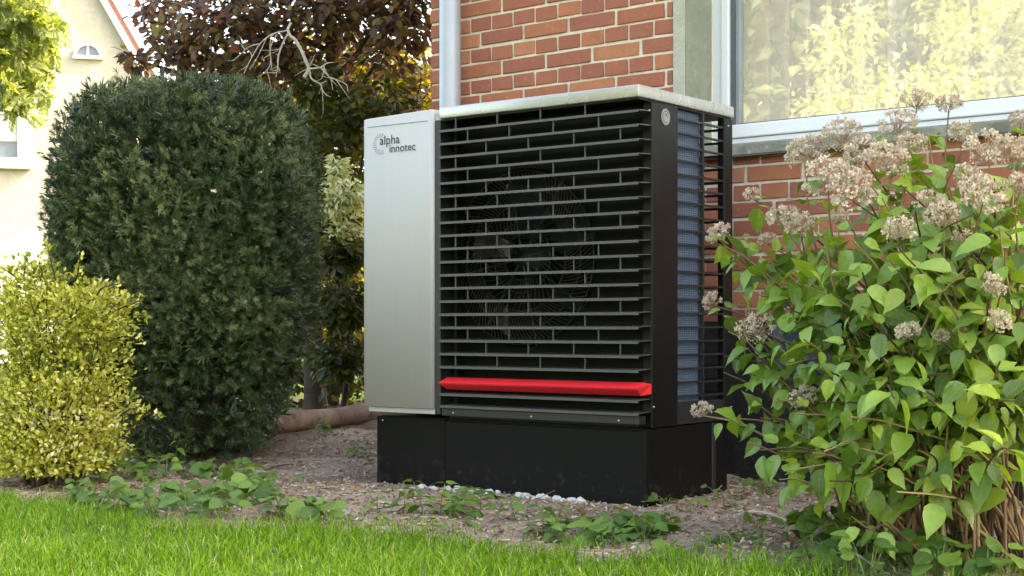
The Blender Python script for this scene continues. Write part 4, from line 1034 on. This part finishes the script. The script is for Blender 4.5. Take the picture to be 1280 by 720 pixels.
# ------------------------------------------------------------------ fallen log behind
lg0, lg1 = pd(286, 534, 7.15), pd(470, 516, 8.25)
lgd = unit(lg1 - lg0)
log = thing("log", "bare pinkish brown log lying on the soil between yew and heat pump", "log", tuple(lg0))
m_log = mat_concrete("weathered_pink_brown_log", (0.24, 0.155, 0.115), (0.44, 0.325, 0.26), (0.12, 0.07, 0.05))
lp = np.array([lg0 + (lg1 - lg0) * t + np.array([0, 0, 0.006 * math.sin(7 * t)]) for t in np.linspace(-0.02, 1.25, 14)]) - lg0
lr = 0.052 + 0.006 * np.sin(np.linspace(0, 9, 14)) + np.linspace(0, 0.008, 14)
Vl, Fl = tube_arrays([(lp, lr)], 18)
Vl = Vl + (0.014 * (vn(Vl[:, 0] * 30 + Vl[:, 2] * 40, Vl[:, 1] * 14) - 0.5))[:, None] * unit(rng.normal(0, 1, (len(Vl), 3)) * 0.3 + UPV)
link("bark", fastmesh("bark", Vl, Fl, smooth=True), m_log, log)
m_cut = plain("cut_wood", (0.33, 0.24, 0.16), 0.85, 0, 0.2, 40)
for e, (c, r) in enumerate(((lp[0], lr[0]), (lp[-1], lr[-1]))):
    a = np.linspace(0, 2 * math.pi, 18, endpoint=False); s1 = unit(np.cross(lgd, UPV)); s2 = np.cross(s1, lgd)
    poly("cut_end", [c + r * 0.99 * (math.cos(t) * s1 + math.sin(t) * s2) for t in a], [tuple(range(18))], m_cut, log)

# ------------------------------------------------------------------ hydrangea, right
hb = np.array([1.30, -0.42, 0.0])
hyd = thing("hydrangea", "leafy hydrangea with dried pinkish flower heads in front of the window wall", "shrub", tuple(hb))
heads = [(940, 243, 11, 4.75), (898, 292, 16, 4.7), (890, 375, 13, 4.6), (944, 410, 24, 4.4), (878, 513, 14, 4.5), (1004, 496, 17, 4.2), (1008, 190, 26, 4.55), (1035, 222, 34, 4.3), (1052, 168, 26, 4.5), (1080, 190, 26, 4.4), (1066, 238, 30, 4.1),
         (1108, 200, 28, 4.2), (1122, 155, 24, 4.4), (1146, 126, 20, 4.5), (978, 272, 20, 4.5), (1000, 280, 18, 4.4), (1140, 182, 20, 4.3), (1126, 288, 22, 3.9), (1162, 252, 20, 4.0), (1180, 270, 24, 3.9), (1228, 244, 28, 3.8), (1202, 168, 18, 4.3), (1236, 186, 30, 4.0),
         (1268, 190, 26, 4.0), (1210, 222, 20, 4.0), (1086, 246, 14, 4.2), (1048, 270, 12, 4.3), (1240, 356, 18, 3.7), (1250, 402, 18, 3.7), (1135, 415, 16, 3.8), (1176, 420, 11, 3.8), (1200, 414, 9, 3.9), (1105, 376, 13, 4.0), (1205, 298, 15, 3.9), (1274, 232, 20, 3.9), (1276, 148, 14, 4.2),
         (1186, 130, 16, 4.5), (1330, 200, 26, 4.0), (1380, 260, 26, 3.9), (1345, 330, 24, 3.8), (1320, 130, 24, 4.2), (1430, 190, 26, 4.1), (1460, 290, 26, 4.0), (1400, 150, 24, 4.4), (960, 300, 12, 4.6)]
def head_template(seed, skel):
    r = np.random.default_rng(seed); V, T, tn = [], [], []
    nf = 230
    dirs = unit(r.normal(0, 1, (nf, 3)) * np.array([1, 1, 0.75]) + np.array([0, 0, 0.55]))
    clump = unit(r.normal(0, 1, (16, 3)) + np.array([0, 0, 0.6]))
    for d in dirs:
        c = clump[int(np.argmax(clump @ d))]
        p = (d * 0.55 + c * 0.45) * (0.72 + 0.28 * r.random()) * np.array([1, 1, 0.72])
        tt = float(np.clip(r.normal(0.55, 0.25), 0, 1))
        for q in range(3):                               # tiny petals
            a = unit(r.normal(0, 1, 3) + d * 0.6); b = unit(np.cross(a, r.normal(0, 1, 3))); s = (0.070 if skel else 0.090) * (0.7 + 0.6 * r.random())
            i = len(V); V += [p, p + a * s + b * s * 0.7, p + a * s * 1.5, p + a * s - b * s * 0.7]; T += [(i, i + 1, i + 2), (i, i + 2, i + 3)]; tn += [tt] * 4
        if r.random() < (0.9 if skel else 0.5):          # stalk
            b0 = np.array([0, 0, -0.45]) + c * 0.12; w = unit(np.cross(p - b0, r.normal(0, 1, 3))) * 0.011
            i = len(V); V += [b0 - w, b0 + w, p]; T.append((i, i + 1, i + 2)); tn += [0.1] * 3
    return np.array(V), np.array(T), np.array(tn)
hmeshes = []
for sdd, sk in ((1, False), (2, False), (3, True), (4, True), (5, False)):
    v, t, tn = head_template(sdd, sk); me = fastmesh("flower_head", v, t, tn * 0.85, 0.15); me.materials.append(lm_flower); hmeshes.append(me)
stems = []                                               # (points, radii)
LP, LT, LN, LS = [], [], [], []
def add_leaf(p, out, L):
    tipd = unit(out + np.array([0, 0, U(-0.75, 0.20)]) + rng.normal(0, 0.22, 3))
    nn = unit(UPV * 0.8 + out * 0.25 + np.array([*(-DV * 0.35), 0]) + rng.normal(0, 0.30, 3))
    LP.append(p); LT.append(tipd); LN.append(nn); LS.append(L)
def leafy_stem(b, e, r0, t0=0.42, pitch=0.07, lsize=(0.042, 0.095), bow=0.10):
    L = np.linalg.norm(e - b); out = unit((e - b) * np.array([1, 1, 0]) + 1e-6)
    m1 = b + (e - b) * 0.4 + UPV * bow * L - out * 0.05 * L + rng.normal(0, 0.02, 3); m2 = b + (e - b) * 0.75 + UPV * bow * 0.8 * L + rng.normal(0, 0.02, 3)
    p = spline([b, m1, m2, e], 6); r = np.linspace(r0, 0.0022, len(p)); stems.append((p, r))
    s = np.concatenate([[0], np.cumsum(np.linalg.norm(np.diff(p, axis=0), axis=1))]); k = 0; d = s[-1] * t0
    while d < s[-1] - 0.03:
        c = np.array([np.interp(d, s, p[:, j]) for j in range(3)]); c2 = np.array([np.interp(d + 0.01, s, p[:, j]) for j in range(3)]); tan = unit(c2 - c)
        a = U(0, math.pi) if k == 0 else a + math.pi / 2 + U(-0.4, 0.4)
        s1 = unit(np.cross(tan, [0.3, 0.2, 1.0])); s2 = np.cross(tan, s1)
        for sg in (1, -1):
            o_ = (math.cos(a) * s1 + math.sin(a) * s2) * sg
            pet = U(0.015, 0.035); q = c + unit(o_ + tan * 0.5) * pet
            stems.append((np.stack([c, q]), np.array([0.0016, 0.0013]))) if False else None
            add_leaf(c + o_ * 0.004 + unit(o_ + tan * 0.4) * pet * 0.6, unit(o_ + tan * 0.35), U(*lsize))
        d += pitch * U(0.8, 1.25); k += 1
def hbase():
    a = U(0, 2 * math.pi); r = 0.30 * math.sqrt(U(0, 1)); b = hb + np.array([r * 1.1 * math.cos(a), r * 0.8 * math.sin(a), 0]); b[2] = -0.03
    return b
hinv = hyd.matrix_basis.inverted()
for i, (px, py, rpx, z) in enumerate(heads):
    z -= 0.12; e = pd(px, py, z); R_ = rpx / F * z * 1.10
    b = hbase(); leafy_stem(b, e - UPV * R_ * 0.4, 0.0055, 0.45 if py < 330 else 0.5)
    o = link("flower_head", hmeshes[i % 5], None, hyd)
    ax = unit(np.array([*(RV * (px - 1120) / 500.0), 0.9]) + rng.normal(0, 0.2, 3))
    o.matrix_basis = hinv @ (Matrix.Translation(Vector(e)) @ Vector(ax).to_track_quat('Z', 'Y').to_matrix().to_4x4() @ Matrix.Rotation(U(0, 6), 4, 'Z') @ Matrix.Diagonal((R_, R_, R_, 1)))
extra = [(905, 400, 4.35), (925, 430, 4.3), (935, 500, 4.15), (915, 520, 4.2), (950, 560, 4.05), (965, 500, 4.05), (980, 450, 4.05), (940, 330, 4.4), (975, 380, 4.2), (930, 350, 4.5), (1000, 540, 3.9), (970, 600, 3.95), (900, 470, 4.35), (960, 420, 4.15), (1020, 500, 3.85), (1085, 225, 3.95), (1120, 235, 3.9), (1150, 225, 3.95), (1195, 200, 4.0), (1190, 245, 3.8), (1060, 270, 4.0), (1100, 250, 3.85), (1140, 260, 3.8), (1215, 270, 3.7), (1245, 225, 3.8), (1270, 270, 3.65), (1090, 180, 4.2), (1160, 170, 4.2), (1210, 150, 4.2), (1130, 320, 3.65), (1030, 290, 4.1), (1000, 330, 4.2), (1250, 290, 3.6), (1040, 600, 3.75), (1010, 560, 3.8), (1090, 590, 3.65), (1150, 560, 3.6), (1120, 610, 3.6), (1060, 640, 3.65), (1200, 560, 3.5), (990, 520, 4.0), (890, 300, 4.6), (905, 330, 4.55), (925, 300, 4.5), (905, 420, 4.4), (900, 440, 4.4), (930, 470, 4.3), (945, 520, 4.2), (960, 460, 4.2), (935, 550, 4.15), (975, 560, 4.0), (985, 590, 3.9), (990, 400, 4.0), (1010, 350, 4.0), (1040, 330, 3.9), (1060, 300, 3.9), (1075, 345, 3.75), (1090, 400, 3.7), (1110, 320, 3.75), (1150, 330, 3.7), (1170, 360, 3.65), (1200, 340, 3.6), (1230, 300, 3.65), (1260, 310, 3.6),
         (1060, 430, 3.7), (1040, 470, 3.75), (1000, 430, 3.9), (1100, 450, 3.65), (1130, 480, 3.6), (1120, 500, 3.55), (1160, 500, 3.55), (1180, 470, 3.6), (1220, 480, 3.55), (1250, 450, 3.5), (1270, 500, 3.45), (1265, 570, 3.35), (1210, 430, 3.6), (1030, 560, 3.7), (1075, 560, 3.7), (1060, 520, 3.7), (1270, 380, 3.6), (1280, 260, 3.8), (970, 340, 4.3), (950, 370, 4.3), (1010, 310, 4.2), (1190, 230, 4.1), (1150, 290, 4.0), (1250, 250, 3.9), (1100, 270, 4.1),
         (1330, 400, 3.6), (1340, 500, 3.5), (1420, 400, 3.8), (1460, 350, 3.9), (1440, 480, 3.8), (1400, 300, 3.9), (1380, 440, 3.6), (1310, 320, 3.7), (1350, 260, 3.8), (1380, 350, 3.7), (1300, 450, 3.5), (1090, 300, 4.5), (1180, 300, 4.6), (1250, 350, 4.5), (1030, 400, 4.5), (1130, 400, 4.6), (1220, 420, 4.5), (1000, 480, 4.5), (1080, 480, 4.6), (1160, 450, 4.4), (950, 330, 4.6)]
for px, py, z in extra: leafy_stem(hbase(), pd(px + U(-6, 6), py + U(-6, 6), z), 0.0045, 0.48, 0.055, (0.040, 0.098), 0.14)
for k in range(12):                                      # bare old canes
    b = hbase(); e = b + np.array([U(-.16, .16), U(-.16, .16), U(0.35, 0.75)]); p, r = branch(b, e, 0.0045, 0.003, 0.0); stems.append((p, r))
for p, r in stems: tubes("stem", [(p - hb, r)], m_stem, hyd, 5)
LP, LT, LN, LS = map(np.array, (LP, LT, LN, LS))
ok = LP[:, 2] > 0.10
_d = depth_of(LP); _u = CX + F * ((LP[:, :2] - CAM) @ RV) / _d; _v = HY - F * (LP[:, 2] - EYE) / _d
for px, py, rpx, z in heads:                             # flower heads stand clear of the leaves round them
    ok &= ~((np.hypot(_u - px, _v + 8 - py) < rpx * 1.15) & (_d < z - 0.05))
ok &= ~((_v > 545) & (_u > 1030) & (U(0, 1, len(LP)) < 0.22))
foliage(hyd, HYD, LP[ok], LT[ok], LN[ok], LS[ok], lm_hyd, 300)

# ------------------------------------------------------------------ weeds
WT = [template_mesh("leaf", t, lm_weed) for t in ROUND + NETTLE]
def weed(label, group, P, h, kind, n, size):
    P = np.array(P, float); P[2] = float(ground_h(P[0], P[1])) - 0.004
    w = thing("weed", label, "weed", tuple(P), group=group)
    lean = rng.normal(0, 0.2, 2); top = np.array([lean[0] * h, lean[1] * h, h])
    st = []
    pm, mm, ss = [], [], []
    if kind == 'nettle':
        p = spline([(0, 0, -0.01), top * 0.5 + rng.normal(0, 0.004, 3), top], 4); st.append((p, np.linspace(0.0022, 0.0012, len(p))))
        for k in range(n):
            t = 0.3 + 0.7 * k / max(1, n - 1); c = top * t; a = k * 1.4 + U(-.3, .3)
            for sg in (0, math.pi):
                d = np.array([math.cos(a + sg), math.sin(a + sg), U(-0.25, 0.45)])
                pm.append(c + d * 0.006); mm.append((d, UPV + rng.normal(0, 0.25, 3))); ss.append(size * U(0.75, 1.15) * (1 - 0.35 * t if k < n - 1 else 0.6))
    else:
        for k in range(n):
            a = U(0, 6.28); d = np.array([math.cos(a), math.sin(a), 0]); hh = h * U(0.35, 1.0); q = d * U(0.01, 0.06) + UPV * hh
            p = spline([(0, 0, -0.01), q * 0.6 + UPV * 0.01, q], 3); st.append((p, np.linspace(0.0016, 0.0010, len(p))))
            dd = d + UPV * U(-0.3, 0.25); pm.append(q); mm.append((dd, UPV * 0.9 - np.array([*DV, 0]) * 0.35 + rng.normal(0, 0.3, 3))); ss.append(size * U(0.7, 1.2))
    tubes("stems", st, m_stem_g, w, 4)
    M_ = frames(np.array([unit(a) for a, _ in mm]), np.array([unit(b) for _, b in mm]))
    ms = WT[2:] if kind == 'nettle' else WT[:2]
    for i in range(len(pm)):
        o = bpy.data.objects.new("leaf", ms[i % 2]); COL.objects.link(o); o.parent = w
        o.matrix_basis = Matrix.Translation(Vector(pm[i])) @ Matrix(M_[i].tolist()).to_4x4() @ Matrix.Diagonal((ss[i],) * 3 + (1,))
ORD = ['first', 'second', 'third', 'fourth', 'fifth', 'sixth', 'seventh', 'eighth', 'ninth', 'tenth', 'eleventh']
def weeds_px(label, group, spots, kind, n, size, h):
    spots = sorted(spots)
    for i, (px, py) in enumerate(spots):
        sf = U(0.6, 1.15)
        weed(label + (', ' + ORD[i] + ' from the left' if len(spots) <= len(ORD) else ''), group, on_ground(px + U(-4, 4), py + U(-2, 2)), h * U(0.7, 1.2), kind, n, size * sf)
weeds_px("low round leaved weed in the dense patch in front of the yew", "weeds in front of the yew", [(150, 622), (170, 632), (185, 612), (200, 626), (215, 638), (228, 618), (245, 630), (258, 640), (270, 622), (285, 632), (298, 618), (310, 634), (326, 628), (195, 644), (235, 646), (280, 646), (140, 640), (165, 600), (210, 602), (340, 638), (290, 604), (275, 596), (120, 632), (310, 612), (100, 612), (130, 606), (350, 648), (375, 652), (150, 582), (190, 578), (230, 596), (400, 655), (335, 618), (90, 626)], 'round', 10, 0.058, 0.09)
weeds_px("small upright nettle growing in the soil below the yew", "nettles below the yew", [(240, 572), (300, 548), (322, 545), (345, 560), (215, 590), (180, 588), (150, 594), (285, 552)], 'nettle', 4, 0.075, 0.12)
weeds_px("leafy seedling on bare soil beside the log and plinth", "seedlings beside the log", [(402, 566), (440, 580), (408, 548), (440, 552), (458, 534), (372, 552), (356, 536)], 'nettle', 3, 0.085, 0.09)
weeds_px("broad leaved weed growing among the white stones before the plinth", "weeds among the white stones", [(585, 630), (572, 640), (548, 644), (530, 640), (604, 634), (648, 650), (676, 664), (690, 670), (560, 648), (500, 640), (470, 640)], 'nettle', 4, 0.09, 0.10)
weeds_px("light green weed at the lawn edge under the plinth corner", "weeds under the plinth corner", [(770, 662), (785, 668), (800, 672), (740, 660), (728, 668), (812, 664), (752, 676), (795, 660)], 'round', 9, 0.060, 0.08)
weeds_px("round leaved weed growing at the foot of the hydrangea", "weeds under the hydrangea", [(1035, 690), (1060, 700), (1085, 705), (1110, 712), (1140, 716), (1050, 712), (1090, 725), (1170, 725), (1200, 722), (1020, 706), (1230, 730), (1125, 700), (1065, 680), (1150, 704), (1260, 728), (1185, 706), (1045, 665), (1080, 670), (1110, 680), (1010, 690), (1075, 650)], 'round', 9, 0.066, 0.11)
weeds_px("small weed sprout in the soil between plinth and hydrangea", "sprouts between plinth and hydrangea", [(915, 672), (935, 668), (955, 676), (985, 668)], 'nettle', 3, 0.04, 0.05)

scat = [(int(U(330, 1000)), int(U(600, 690))) for _ in range(95)]
scat = [(a, b) for a, b in scat if not (440 < a < 830 and b < 640) and b < np.interp(a, [300, 500, 700, 1000], [648, 664, 684, 702])]
for i, (a, b) in enumerate(sorted(scat)):
    weed("tiny weed seedling sprouting from the bare soil between lawn and plinth", "tiny seedlings on the soil", on_ground(a, b), U(0.02, 0.06), 'nettle' if U(0, 1) < 0.6 else 'round', 3 + int(U(0, 3)), U(0.02, 0.055))
# ------------------------------------------------------------------ stones, litter
m_stone = plain("white_quartz_stone", (0.58, 0.56, 0.53), 0.75, 0, 0.2, 30, 0.4, 90)
stone_me = []
for k in range(6):
    bm = bmesh.new(); bmesh.ops.create_icosphere(bm, subdivisions=1, radius=1.0); r = np.random.default_rng(50 + k)
    for v in bm.verts: v.co = Vector((v.co.x * (0.8 + 0.5 * r.random()), v.co.y * (0.7 + 0.4 * r.random()), v.co.z * (0.55 + 0.35 * r.random())))
    me = bpy.data.meshes.new("white_stone"); bm.to_mesh(me); bm.free(); me.materials.append(m_stone); stone_me.append(me)
for k in range(64):
    x = U(-1.02, -0.18); y = -0.012 - abs(rng.normal(0, 0.030)) + 0.03; s = U(0.008, 0.021)
    if x > -0.3 and U(0, 1) < 0.4: continue
    o = link("white_stone", stone_me[k % 6], None, None, (x, y, float(ground_h(x, y)) + s * 0.35)); o.scale = (s, s, s); o.rotation_euler = (U(-.5, .5), U(-.5, .5), U(0, 6))
    tag(o, "small white stone in the gravel strip along the front of the black plinth", "stone", "white stones along the plinth")
def litter(name, label, n, area, tplV, tplT, size, mat, flat=0.25):
    x = U(area[0], area[1], n); y = U(area[2], area[3], n); ok = (y > lawn_edge(x) - 0.05) & ~((x > -1.3) & (x < 0.0) & (y > 0.04) & (y < 0.64)); x, y = x[ok], y[ok]; n = len(x)
    P = np.stack([x, y, ground_h(x, y) + 0.004], -1)
    a = U(0, 6.28, n); tip = np.stack([np.cos(a), np.sin(a), rng.normal(0, flat, n)], -1); nrm = UPV + rng.normal(0, flat, (n, 3))
    o = scatter(name, (tplV, tplT, tplV[:, :2].copy()), P, frames(tip, nrm), U(*size, n), U(0, 1, n), mat)
    tag(o, label, name.replace("_", " "), kind="stuff")
chipV = np.array([(-.15, 0, 0), (.15, 0, .05), (.12, 1, 0), (-.1, .95, .06), (-.15, 0, -.1), (.15, 0, -.1), (.12, 1, -.1), (-.1, .95, -.1)], float)
chipT = np.array([(0, 1, 2), (0, 2, 3), (0, 4, 5), (0, 5, 1), (1, 5, 6), (1, 6, 2), (2, 6, 7), (2, 7, 3), (3, 7, 4), (3, 4, 0)])
lm_litter = leaf_mat("dry_litter", [(0, (0.13, 0.075, 0.045)), (0.5, (0.32, 0.225, 0.145)), (0.85, (0.50, 0.40, 0.28)), (1.0, (0.62, 0.54, 0.42))], 0.1, 0.85, tboost=(1, 1, 1), spec=0.15)
litter("wood_litter", "dry wood chips and twig bits strewn over the soil bed", 9000, (-4.2, 1.6, -1.2, 1.1), chipV, chipT, (0.008, 0.030), lm_litter)
lm_dry = leaf_mat("dry_fallen_leaf", [(0, (0.13, 0.07, 0.035)), (0.5, (0.26, 0.14, 0.06)), (1.0, (0.40, 0.27, 0.12))], 0.2, 0.8, spec=0.15)
litter("fallen_leaves", "small curled brown leaves lying on the soil bed and under the shrubs", 520, (-4.2, 1.9, -1.25, 1.1), LEAF_BEECH[0] * np.array([1, 1, 2.2]), LEAF_BEECH[1], (0.02, 0.05), lm_dry, 0.35)
litter("straw_litter", "thin dry straw lying on the soil bed", 900, (-4.2, 1.6, -1.2, 1.1), chipV * np.array([0.14, 1, 0.14]), chipT, (0.04, 0.10), lm_litter, 0.18)
pebV, pebT = (lambda bm: (np.array([v.co[:] for v in bm.verts]), np.array([[v.index for v in f.verts] for f in bm.faces])))((lambda b: (bmesh.ops.create_icosphere(b, subdivisions=1, radius=0.5), b.verts.ensure_lookup_table(), b.verts.index_update(), b)[3])(bmesh.new()))
pebV = pebV * np.array([1, 0.8, 0.6])
lm_peb = leaf_mat("grey_brown_pebble", [(0, (0.13, 0.10, 0.08)), (0.5, (0.26, 0.22, 0.18)), (1.0, (0.45, 0.42, 0.38))], 0.0, 0.85, spec=0.2)
litter("soil_crumbs", "small pebbles and soil crumbs scattered over the bed", 7000, (-4.2, 1.6, -1.2, 1.1), pebV, pebT, (0.005, 0.016), lm_peb, 0.5)
for (x0, y0_), (x1, y1_), lab in (((330, 588), (382, 580), "thin dark fallen twig on the soil right of the nettle patch"), ((418, 592), (432, 588), "short pale broken twig on the soil near the plinth"), ((932, 640), (985, 652), "dry tan twig lying on the soil under the hydrangea"), ((1060, 690), (1095, 716), "dry forked stalk lying among weeds under the hydrangea")):
    a, b = on_ground(x0, y0_, 0.01), on_ground(x1, y1_, 0.01); t = thing("twig", lab, "twig", tuple(a)); p = spline([np.zeros(3), (b - a) * 0.4 + [0, 0, .012], (b - a) * .75 + [0.01, 0, .006], b - a], 4)
    tubes("twig_wood", [(p, np.linspace(0.0045, 0.002, len(p)))], m_dead if "pale" in lab or "dry" in lab else m_twig, t, 6)

# ------------------------------------------------------------------ lawn
nG = 360000
x = U(-4.8, 3.0, nG); y = U(-4.0, -0.45, nG)
e = lawn_edge(x); dd = (np.stack([x, y], -1) - CAM) @ DV; lat = np.abs((np.stack([x, y], -1) - CAM) @ RV)
pk = np.clip((e - y) / 0.10 + 0.35, 0, 1) * (0.55 + 0.6 * vn(x * 5, y * 5))
keep = (dd > 2.3) & (U(0, 1, nG) < pk) & (lat < dd * 0.45 + 0.9)
stray = (y < e + 0.30) & (y > e) & (U(0, 1, nG) < 0.10 * vn(x * 6, y * 6) ** 2 * 2) & (dd > 3)
keep |= stray
x, y, e = x[keep], y[keep], e[keep]; n = len(x)
hgt = U(0.015, 0.047, n) * (0.7 + 0.7 * vn(x * 3 + 9, y * 3)) * (1 + 0.25 * np.exp(-((e - y) / 0.12) ** 2))
wd_ = U(0.0010, 0.0024, n); az = U(0, 6.28, n); bend = U(0.15, 0.9, n) * hgt; ba = U(0, 6.28, n)
side = np.stack([np.cos(az), np.sin(az), np.zeros(n)], -1); bv = np.stack([np.cos(ba), np.sin(ba), np.zeros(n)], -1)
B = np.stack([x, y, ground_h(x, y) - 0.004], -1)
m1 = B + bv * (bend * 0.28)[:, None] + UPV * (hgt * 0.55)[:, None]; tp_ = B + bv * bend[:, None] + UPV * (hgt * np.sqrt(np.clip(1 - (bend / hgt) ** 2 * 0.5, 0.3, 1)))[:, None]
w3 = side * wd_[:, None]
V = np.stack([B - w3, B + w3, m1 + w3 * 0.8, m1 - w3 * 0.8, tp_], 1).reshape(-1, 3)
k = np.arange(n)[:, None] * 5
T = np.concatenate([k + [0, 1, 2], k + [0, 2, 3], k + [3, 2, 4]], 1).reshape(-1, 3)
tnt = np.clip(U(0, 0.75, n) + 0.3 * vn(x * 2 + 3, y * 2 + 8), 0, 1); tnt = np.where(U(0, 1, n) < 0.05, 1.0, tnt * 0.95)
lw = link("lawn_grass", fastmesh("lawn_grass", V, T, np.repeat(tnt, 5), 0.0), lm_grass)
tag(lw, "short bright green lawn grass in the foreground", "grass", kind="stuff")
